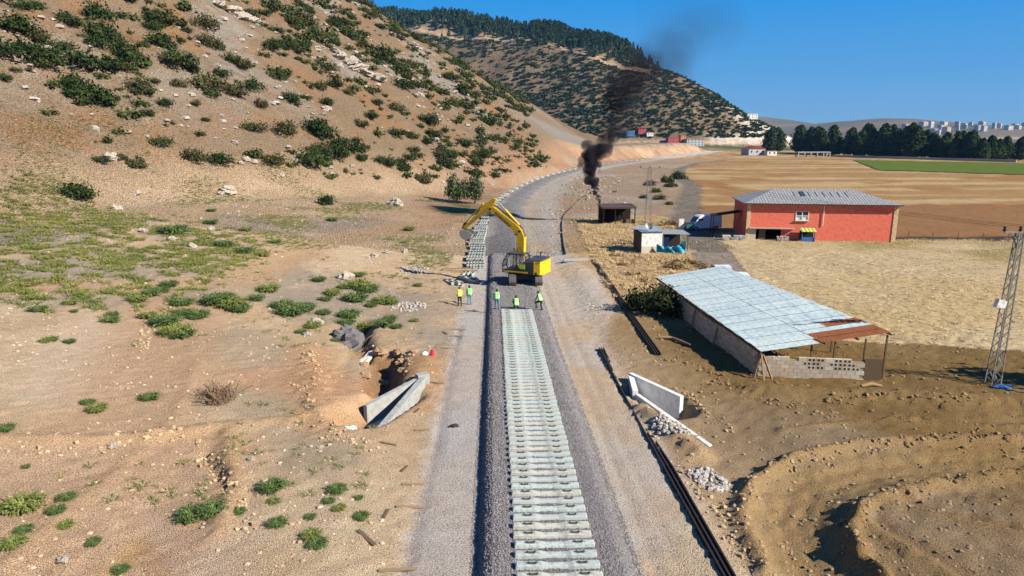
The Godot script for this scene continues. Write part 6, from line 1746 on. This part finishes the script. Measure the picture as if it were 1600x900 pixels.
func far_places() -> void:
	house("village_house", "two-storey pale grey house at the foot of the far hill", on(268, 930), 0.1, Vector3(24, 9, 12), M.grey_wall, M.city_roof, "flat", 5)
	house("village_house", "crimson house next to the pale grey one below the far hill", on(240, 935), 0.1, Vector3(15, 8.5, 10), M.pink_wall, M.city_roof, "flat", 3)
	house("village_house", "small orange house between the crimson and grey houses", on(254.5, 940), 0.1, Vector3(7, 8, 9), M.orange_wall, M.city_roof, "flat", 2)
	house("village_house", "white low house with a blue wall among the houses nearest the smoke", on(187, 960), 0.05, Vector3(11, 6, 10), M.blue, M.white_paint, "flat", 2)
	house("village_house", "small brick-red house behind the smoke below the far hill", on(203, 962), 0.05, Vector3(10, 6.5, 10), M.pink_wall, M.red_roof, "gable", 2)
	house("village_house", "small white house right of the brick-red one below the far hill", on(213, 955), 0.05, Vector3(9, 4.5, 9), M.white_wall, M.city_roof, "flat", 2)
	house("field_wall_building", "long low cream building on the terrace below the far hill", on(212, 880), 0.05, Vector3(12, 3, 5), M.cream, M.cream, "flat", 3)
	house("farmhouse", "grey farmhouse with a dark red gabled roof at the edge of the fields", on(204.0, 545), 0.15, Vector3(14, 5.0, 12), M.grey_wall, M.red_roof, "gable", 3)
	house("farm_outbuilding", "low white outbuilding beside the grey farmhouse", on(214.5, 538), 0.15, Vector3(8, 3.4, 7), M.white_wall, M.red_roof, "flat", 2)
	house("white_lodge", "small white building on the shoulder where the far hill ends", on(384, 1040), 0.1, Vector3(16, 7, 10), M.white_wall, M.white_paint, "flat", 3)
	house("orchard_house", "tan house with a pale roof among the trees at the right edge", on(372, 520), 0.0, Vector3(15, 6, 10), M.orange_wall, M.cream, "flat", 3)
	house("orchard_house", "long white building with a red roof at the right edge beyond the trees", on(390, 505), 0.0, Vector3(26, 6.5, 10), M.white_wall, M.red_roof, "gable", 5)
	var fr := thing("concrete_frame", "unfinished pale concrete frame of columns standing in the stubble", "ruin", on(231, 500), 0.0)
	put("beam", Shape.new().box(Vector3(0, 3.2, 0), Vector3(24, 0.7, 5)), M.concrete, fr)
	for k in 6: put("column", Shape.new().box(Vector3(-11.5 + k * 4.6, 1.4, 2.2), Vector3(0.7, 2.9, 0.7)), M.concrete, fr)
	for k in 4: put("rear_column", Shape.new().box(Vector3(-11.5 + k * 7.6, 1.4, -2.2), Vector3(0.7, 2.9, 0.7)), M.concrete, fr)
	var bw := put("boundary_wall", Shape.new().bar(on(246, 500, 0.6), on(300, 392, 0.6), 0.4, 1.6), M.block[0])
	tag(bw, "long low pale wall along the edge of the green crop field", "wall")
	# apartment blocks of the town on the far slope
	var tr := RandomNumberGenerator.new(); tr.seed = 44
	for k in 34:
		var f := k / 33.0
		var s := 3050.0 + tr.randf_range(-140.0, 260.0) + 260.0 * f
		var px := lerpf(0.594, 0.80, f) + tr.randf_range(-0.006, 0.006)
		var x := s * px
		var w := tr.randf_range(20.0, 40.0); var h := tr.randf_range(16.0, 30.0)
		var o := thing("apartment_block", "pale apartment block of the distant town, %s from its left end" % nth(k + 1), "apartment block", on(x, s, -2.0), 0.4 + tr.randf() * 0.5, "distant apartment blocks")
		put("wall", Shape.new().box(Vector3(0, h / 2, 0), Vector3(w, h, w * 0.6)), M.city[k % 4], o)
		put("roof", Shape.new().prism(PackedVector2Array([Vector2(-w * 0.34, h), Vector2(w * 0.34, h), Vector2(0, h + w * 0.10)]), Transform3D(Basis(Vector3.BACK, Vector3.UP, Vector3.LEFT), Vector3.ZERO), w * 1.05), M.city_roof, o)
		var strip := Shape.new()
		for j in int(h / 3.2) - 1:
			strip.box(Vector3(0, 3.0 + j * 3.2, w * 0.3 + 0.05), Vector3(w * 0.86, 1.3, 0.2))
		put("window_rows", strip, M.dark_glass, o)
	for q in [[2070, 3900, "thin radio mast on the distant hilltop, taller of two"], [2040, 3905, "thin radio mast on the distant hilltop, shorter of two"]]:
		var mst := put("radio_mast", Shape.new().tube([Vector3.ZERO, Vector3(0, 42 if q[0] > 2050 else 36, 0)], [1.0, 0.5], 6), M.galvanised)
		mst.position = on(q[0], q[1], -1.0)
		tag(mst, q[2], "mast")


func smoke() -> void:
	# soot-black puffs climbing from the stovepipe and drifting to the right: [x, y, z, radius, density]
	var path := [[16.9, 3.2, 0.45, 3.4], [16.3, 5.2, 0.8, 2.6], [15.2, 7.6, 1.3, 1.7], [14.9, 10.2, 1.8, 1.0], [16.8, 12.0, 2.1, 0.55], [18.4, 14.5, 1.9, 0.38], [18.8, 18.0, 2.2, 0.22], [19.8, 21.5, 3.2, 0.09], [21.5, 24.0, 4.6, 0.04], [25.0, 26.0, 5.6, 0.02], [28.5, 27.5, 6.2, 0.014], [31.5, 31.0, 6.8, 0.010], [34.5, 35.5, 7.4, 0.006]]
	var o := Node3D.new(); o.name = "smoke"
	add_child(o)
	tag(o, "black smoke plume rising from the charred shed across the far hill", "smoke", "", "stuff")
	var r := RandomNumberGenerator.new(); r.seed = 9
	for i in path.size() - 1:
		var n: int = [16, 26, 34, 34, 28, 22, 18, 16, 16, 14, 12, 9][i]
		for k in n:
			var t := (k + r.randf()) / n
			var a: Array = path[i]; var b: Array = path[i + 1]
			var rad := lerpf(a[2], b[2], t)
			var den := exp(lerpf(log(a[3]), log(b[3]), t)) * r.randf_range(0.6, 1.2)
			var p := Vector3(lerpf(a[0], b[0], t), lerpf(a[1], b[1], t), -120.8) + Vector3(r.randfn(), r.randfn() * 0.7, r.randfn()) * rad * 0.50
			var f := FogVolume.new()
			f.shape = RenderingServer.FOG_VOLUME_SHAPE_ELLIPSOID
			var z := rad * (r.randf_range(0.3, 0.95) if i < 6 else r.randf_range(0.45, 1.15))
			f.size = Vector3(z, z * r.randf_range(0.75, 1.2), z) * 1.25
			var m := FogMaterial.new()
			m.density = den
			m.albedo = Color(0.26, 0.25, 0.28)
			f.material = m
			f.name = "puff"
			o.add_child(f, true)
			f.position = p
			f.rotation = Vector3(r.randf() * 3, r.randf() * 3, r.randf() * 3)


func _ready() -> void:
	rng.seed = 12345
	# camera: a drone 12 m above the rails
	var cam := Camera3D.new()
	cam.name = "camera"
	cam.position = Vector3(-1.92, 14.5, 0)
	cam.rotation = Vector3(-atan(238.0 / 1066.0), -0.02747, 0)
	cam.fov = rad_to_deg(2.0 * atan(450.0 / 1066.0))
	cam.near = 0.5
	cam.far = 12000.0
	add_child(cam)
	cam.current = true
	var env := Environment.new()
	env.background_mode = Environment.BG_SKY
	# clear autumn air: pale at the horizon, clean blue ten degrees up, deepening towards the zenith, the same all round
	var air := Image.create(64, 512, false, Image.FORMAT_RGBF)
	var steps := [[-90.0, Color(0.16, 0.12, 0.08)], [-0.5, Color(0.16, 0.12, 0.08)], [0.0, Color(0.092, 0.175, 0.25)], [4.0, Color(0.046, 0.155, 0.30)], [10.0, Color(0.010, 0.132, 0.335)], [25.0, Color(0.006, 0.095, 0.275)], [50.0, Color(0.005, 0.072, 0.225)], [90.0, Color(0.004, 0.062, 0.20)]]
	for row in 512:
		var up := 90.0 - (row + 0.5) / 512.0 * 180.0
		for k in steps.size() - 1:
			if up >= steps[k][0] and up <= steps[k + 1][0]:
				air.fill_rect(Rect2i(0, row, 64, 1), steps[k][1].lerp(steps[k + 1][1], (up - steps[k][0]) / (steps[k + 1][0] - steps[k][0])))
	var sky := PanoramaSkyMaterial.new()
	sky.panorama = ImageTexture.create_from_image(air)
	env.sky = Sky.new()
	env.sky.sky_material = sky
	env.tonemap_mode = Environment.TONE_MAPPER_LINEAR
	env.tonemap_exposure = 2.3
	env.fog_enabled = true
	env.fog_density = 0.00004
	env.fog_light_color = Color(0.50, 0.74, 1.0)
	env.volumetric_fog_enabled = true
	env.volumetric_fog_density = 0.0
	env.sdfgi_enabled = true
	env.ssao_enabled = true
	env.ssil_enabled = true
	var we := WorldEnvironment.new()
	we.name = "world_environment"
	we.environment = env
	add_child(we)
	var sun := DirectionalLight3D.new()
	sun.name = "sun"
	var el := deg_to_rad(34.0)
	var towards := Vector3(-0.88 * cos(el), -sin(el), -0.475 * cos(el))
	sun.basis = Basis.looking_at(towards, Vector3.UP)
	sun.light_energy = 1.6
	sun.light_color = Color(1.0, 0.95, 0.87)
	sun.light_angular_distance = 0.5
	sun.shadow_enabled = true
	add_child(sun)

	for q in [[n_low, 0.022, 3, 2], [n_mid, 0.11, 3, 4], [n_fine, 0.75, 3, 6]]:
		q[0].noise_type = FastNoiseLite.TYPE_SIMPLEX_SMOOTH
		q[0].frequency = q[1]; q[0].fractal_octaves = q[2]; q[0].seed = q[3]
	make_materials()
	terrain()
	railway()
	culverts()
	excavator()
	people()
	block_shed()
	red_house()
	yard()
	pylons()
	far_places()
	plants()
	stones()
	smoke()


func terrain() -> void:
	near = make_patch(-46.0, 48.0, 8.0, 86.0, 0.25, 0.10, 1.85)
	middle = make_patch(-160.0, 230.0, -40.0, 470.0, 1.5, 0.10, 1.6)
	var foot: Patch = make_patch(-720.0, 480.0, 455.0, 1805.0, 7.5, 0.0)
	var far: Patch = make_patch(-2400.0, 5100.0, -600.0, 6600.0, 50.0, 0.0)
	for p in [foot, far]:
		for j in p.ns:
			for i in p.nx:
				var x: float = p.x0 + i * p.res; var s: float = p.s0 + j * p.res
				if s < 420.0: continue
				var k: int = j * p.nx + i
				var hill := Color(0.15, 0.11, 0.068).lerp(Color(0.22, 0.16, 0.10), clampf(0.5 + n_low.get_noise_2d(x * 0.3, s * 0.3), 0, 1))
				if s > 1900.0: hill = Color(0.20, 0.15, 0.10).lerp(Color(0.12, 0.12, 0.07), clampf(0.5 + 1.2 * n_low.get_noise_2d(x * 0.1, s * 0.1), 0, 1))
				p.c[k] = p.c[k].lerp(hill, sm(3.0, 12.0, p.h[k]))
				if s > 700.0 and p.h[k] <= 3.0: p.c[k] = Color(0.25, 0.20, 0.11).lerp(Color(0.09, 0.11, 0.05), clampf(0.5 + n_low.get_noise_2d(x * 0.2, s * 0.2) * 1.5, 0, 1))
				# quarry face at the end of the far hill, and the road cut below its pine wood
				if s < 1400.0 and x > 285.0:
					p.c[k] = p.c[k].lerp(Color(0.58, 0.50, 0.42), 0.85 * sm(10.0, 3.0, absf(p.h[k] - 10.0)) * sm(285.0, 310.0, x) + 0.8 * sm(340.0, 365.0, x) * sm(70.0, 50.0, p.h[k]) * sm(5, 20, p.h[k]))
	var ridge: Array = RIDGES[0][2]
	var cut := []
	for k in range(0, 6): cut.append([ridge[k][0] - 12.0, ridge[k][1] - 78.0 + (26.0 if k > 4 else 0.0)])
	stamp(foot, cut, 8.0, -3.0, Color(0.44, 0.31, 0.20), 0.95, 0.1)
	road_cut = cut
	stamp(middle, [[57.4, 99.0], [65.5, 98.8], [80.0, 98.0], [110.0, 92.0]], 1.6, 0.0, Color(0.045, 0.04, 0.037), 0.95, 0.5)
	for p in [near, middle]:
		stamp(p, [[-40.0, 47.0], [-29.0, 56.0], [-24.9, 61.9], [-24.4, 79.5], [-20.9, 96.0], [-10.0, 121.0]], 2.2, -0.12, Color(0.47, 0.325, 0.20), 0.85)
	stamp(near, [[-18.3, 24.9], [-15.6, 25.6], [-14.4, 22.6], [-12.4, 20.2], [-12.2, 18.2]], 1.9, -0.12, Color(0.55, 0.425, 0.315), 0.85, 0.12)
	stamp(near, [[-27.0, 44.5], [-25.6, 40.0], [-23.2, 34.6], [-22.4, 32.8]], 2.3, -0.10, Color(0.55, 0.425, 0.315), 0.8, 0.12)
	stamp(near, [[-14.7, 22.9], [-13.8, 22.0], [-12.7, 20.5]], 0.22, 0.0, Color(0.62, 0.54, 0.45), 0.7, 1.2)
	stamp(near, [[-13.3, 20.0], [-12.0, 18.3]], 0.3, -0.08, Color(0.46, 0.30, 0.14), 0.9, 0.5)
	stamp(near, [[-14.3, 27.2], [-13.0, 25.4], [-11.4, 23.0]], 0.16, -0.25, Color(0.36, 0.24, 0.14), 0.5, 0.8)
	stamp(near, [[-15.0, 33.0], [-12.6, 32.0], [-10.5, 29.2], [-9.4, 27.0]], 1.5, 0.05, Color(0.37, 0.305, 0.215), 0.75, 0.3)
	stamp(near, [[-19.0, 44.0], [-16.5, 40.5]], 2.0, 0.0, Color(0.36, 0.30, 0.22), 0.6, 0.4)
	# wheel track on the left flat, with its low banks
	stamp(near, [[-19.5, 17.0], [-18.0, 25.0], [-19.0, 31.0], [-22.0, 40.0], [-26.0, 50.0]], 2.6, -0.10, Color(0.44, 0.295, 0.185), 0.7)
	stamp(near, [[-14.5, 16.0], [-13.5, 22.0], [-14.5, 27.0]], 2.1, -0.22, Color(0.43, 0.29, 0.185), 0.75)
	stamp(near, [[-11.3, 21.0], [-11.9, 24.0], [-13.2, 27.0], [-14.0, 29.0]], 0.35, 0.28, Color(0.40, 0.26, 0.14), 0.5)
	stamp(near, [[-22.0, 26.0], [-18.5, 27.0], [-14.5, 29.6], [-11.0, 31.0]], 0.5, 0.25, Color(0.42, 0.285, 0.17), 0.6)
	stamp(near, [[-16.4, 15.0], [-16.8, 30.0], [-19.0, 38.0]], 0.3, 0.12, Color(0.46, 0.31, 0.19), 0.5)
	stamp(near, [[-13.6, 15.5], [-13.7, 20.5]], 0.3, -0.12, Color(0.42, 0.26, 0.12), 0.6)
	# earth bank, gully and culvert pit on the left
	stamp(near, [[-13.8, 42.5], [-12.6, 39.0], [-11.0, 33.5], [-9.6, 30.5]], 1.2, 0.32, Color(0.46, 0.29, 0.165), 0.75, 0.7)
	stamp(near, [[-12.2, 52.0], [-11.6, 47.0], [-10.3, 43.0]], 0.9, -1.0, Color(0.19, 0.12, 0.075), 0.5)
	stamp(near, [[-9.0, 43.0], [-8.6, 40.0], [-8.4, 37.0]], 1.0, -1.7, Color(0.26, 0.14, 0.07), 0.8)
	stamp(near, [[-7.3, 35.5], [-8.0, 33.6], [-8.7, 31.8]], 0.85, 0.0, Color(0.30, 0.19, 0.11), 0.8, 0.1, -0.45)
	stamp(near, [[-6.2, 42.0], [-6.4, 38.0]], 0.9, 0.25, Color(0.40, 0.25, 0.13), 0.7)
	stamp(near, [[-4.75, 13.0], [-4.55, 30.0], [-4.6, 45.0], [-4.4, 52.0]], 0.13, -0.13, Color(0.30, 0.28, 0.28), 0.6, 0.8)
	# tyre lines on the right-hand strip
	for q in [[3.15, 0.10], [4.05, 0.06]]:
		stamp(near, [[q[0], 13.0], [q[0] + 0.05, 30.0], [q[0] - 0.1, 48.0], [q[0] + 0.2, 70.0]], 0.12, -q[1], Color(0.42, 0.33, 0.25), 0.4, 0.7)
	# right culvert pit
	stamp(near, [[6.6, 36.2], [7.1, 35.0], [7.5, 33.6]], 0.7, 0.0, Color(0.36, 0.25, 0.13), 0.6, 0.1, -0.7)
	stamp(near, [[5.8, 33.0], [6.4, 30.5], [7.2, 27.8]], 0.6, 0.45, Color(0.42, 0.30, 0.17), 0.6)
	# bulldozed loop on the right: outer bank, sunken way, inner bank
	stamp(near, [[8.6, 20.0], [9.3, 22.8], [11.0, 25.0], [14.0, 26.4], [18.0, 27.1], [24.0, 27.0], [34.0, 26.6]], 1.25, -0.32, Color(0.265, 0.18, 0.086), 0.75)
	for w in [-0.75, -0.1, 0.65]:
		stamp(near, [[8.6 - w * 0.9, 19.0], [9.3 - w * 0.8, 22.8 + w * 0.4], [11.0 - w * 0.5, 25.0 + w], [14.0, 26.4 + w], [18.0, 27.1 + w], [24.0, 27.0 + w], [34.0, 26.6 + w]], 0.17, -0.10, Color(0.31, 0.215, 0.108), 0.6, 0.35)
	stamp(near, [[6.7, 19.0], [7.2, 22.4], [8.4, 25.0], [11.2, 27.3], [15.0, 28.6], [18.4, 29.1], [24.0, 28.8], [34.0, 28.4]], 0.36, 0.42, Color(0.30, 0.205, 0.102), 0.75, 0.6)
	stamp(near, [[10.5, 17.0], [10.2, 19.8], [10.9, 21.7], [12.1, 23.2], [14.0, 24.2], [17.2, 25.2], [20.2, 25.7], [28.0, 25.8]], 0.34, 0.5, Color(0.245, 0.16, 0.072), 0.7, 0.6)
	for q in [[[11.6, 22.0], [12.2, 20.0], [13.2, 17.5]], [[13.5, 23.4], [15.5, 22.0], [18.0, 20.6]], [[16.5, 24.0], [19.5, 22.6], [22.0, 22.2]], [[18.0, 31.5], [21.0, 30.6], [26.0, 30.8]], [[21.5, 33.5], [23.5, 32.0], [27.5, 31.0]], [[12.0, 30.5], [16.0, 31.6], [19.0, 31.3]]]:
		stamp(near, q, 0.3, 0.2, Color(0.26, 0.17, 0.078), 0.5, 0.9)
		stamp(near, [[q[0][0] + 0.6, q[0][1] + 0.4], [q[1][0] + 0.6, q[1][1] + 0.4], [q[2][0] + 0.6, q[2][1] + 0.4]], 0.25, -0.16, Color(0.20, 0.125, 0.06), 0.5, 0.9)
	stamp(near, [[13.0, 36.2], [17.0, 35.2], [22.0, 34.6], [27.0, 34.0]], 0.9, 0.35, Color(0.26, 0.172, 0.08), 0.6, 0.7)
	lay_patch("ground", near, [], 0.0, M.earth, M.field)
	lay_patch("terrain", middle, [near], 0.35, M.slope, M.field)
	lay_patch("hill", foot, [middle], 0.6, M.far, null)
	lay_patch("plain", far, [foot, middle], 6.0, M.far, null)
	# the green crop beyond the stubble
	var crop := Shape.new()
	for i in 40:
		for j in 12:
			var P := func(a: int, b: int) -> Vector3:
				var l := Vector2(224.0, 430.0).lerp(Vector2(168.0, 300.0), b / 12.0); var r := Vector2(330.0, 340.0).lerp(Vector2(235.0, 236.0), b / 12.0)
				var q := l.lerp(r, a / 40.0)
				return on(q.x, q.y, 0.25)
			crop.quad(P.call(i, j), P.call(i + 1, j), P.call(i + 1, j + 1), P.call(i, j + 1), Vector3.UP)
	var green := mat(Color(0.10, 0.14, 0.018), 0.9, 0.0, M.fine, 1.0)
	green.uv1_world_triplanar = true; green.uv1_scale = Vector3(0.02, 0.1, 0.15)
	put("crop_field", crop, green).set_meta("kind", "structure")
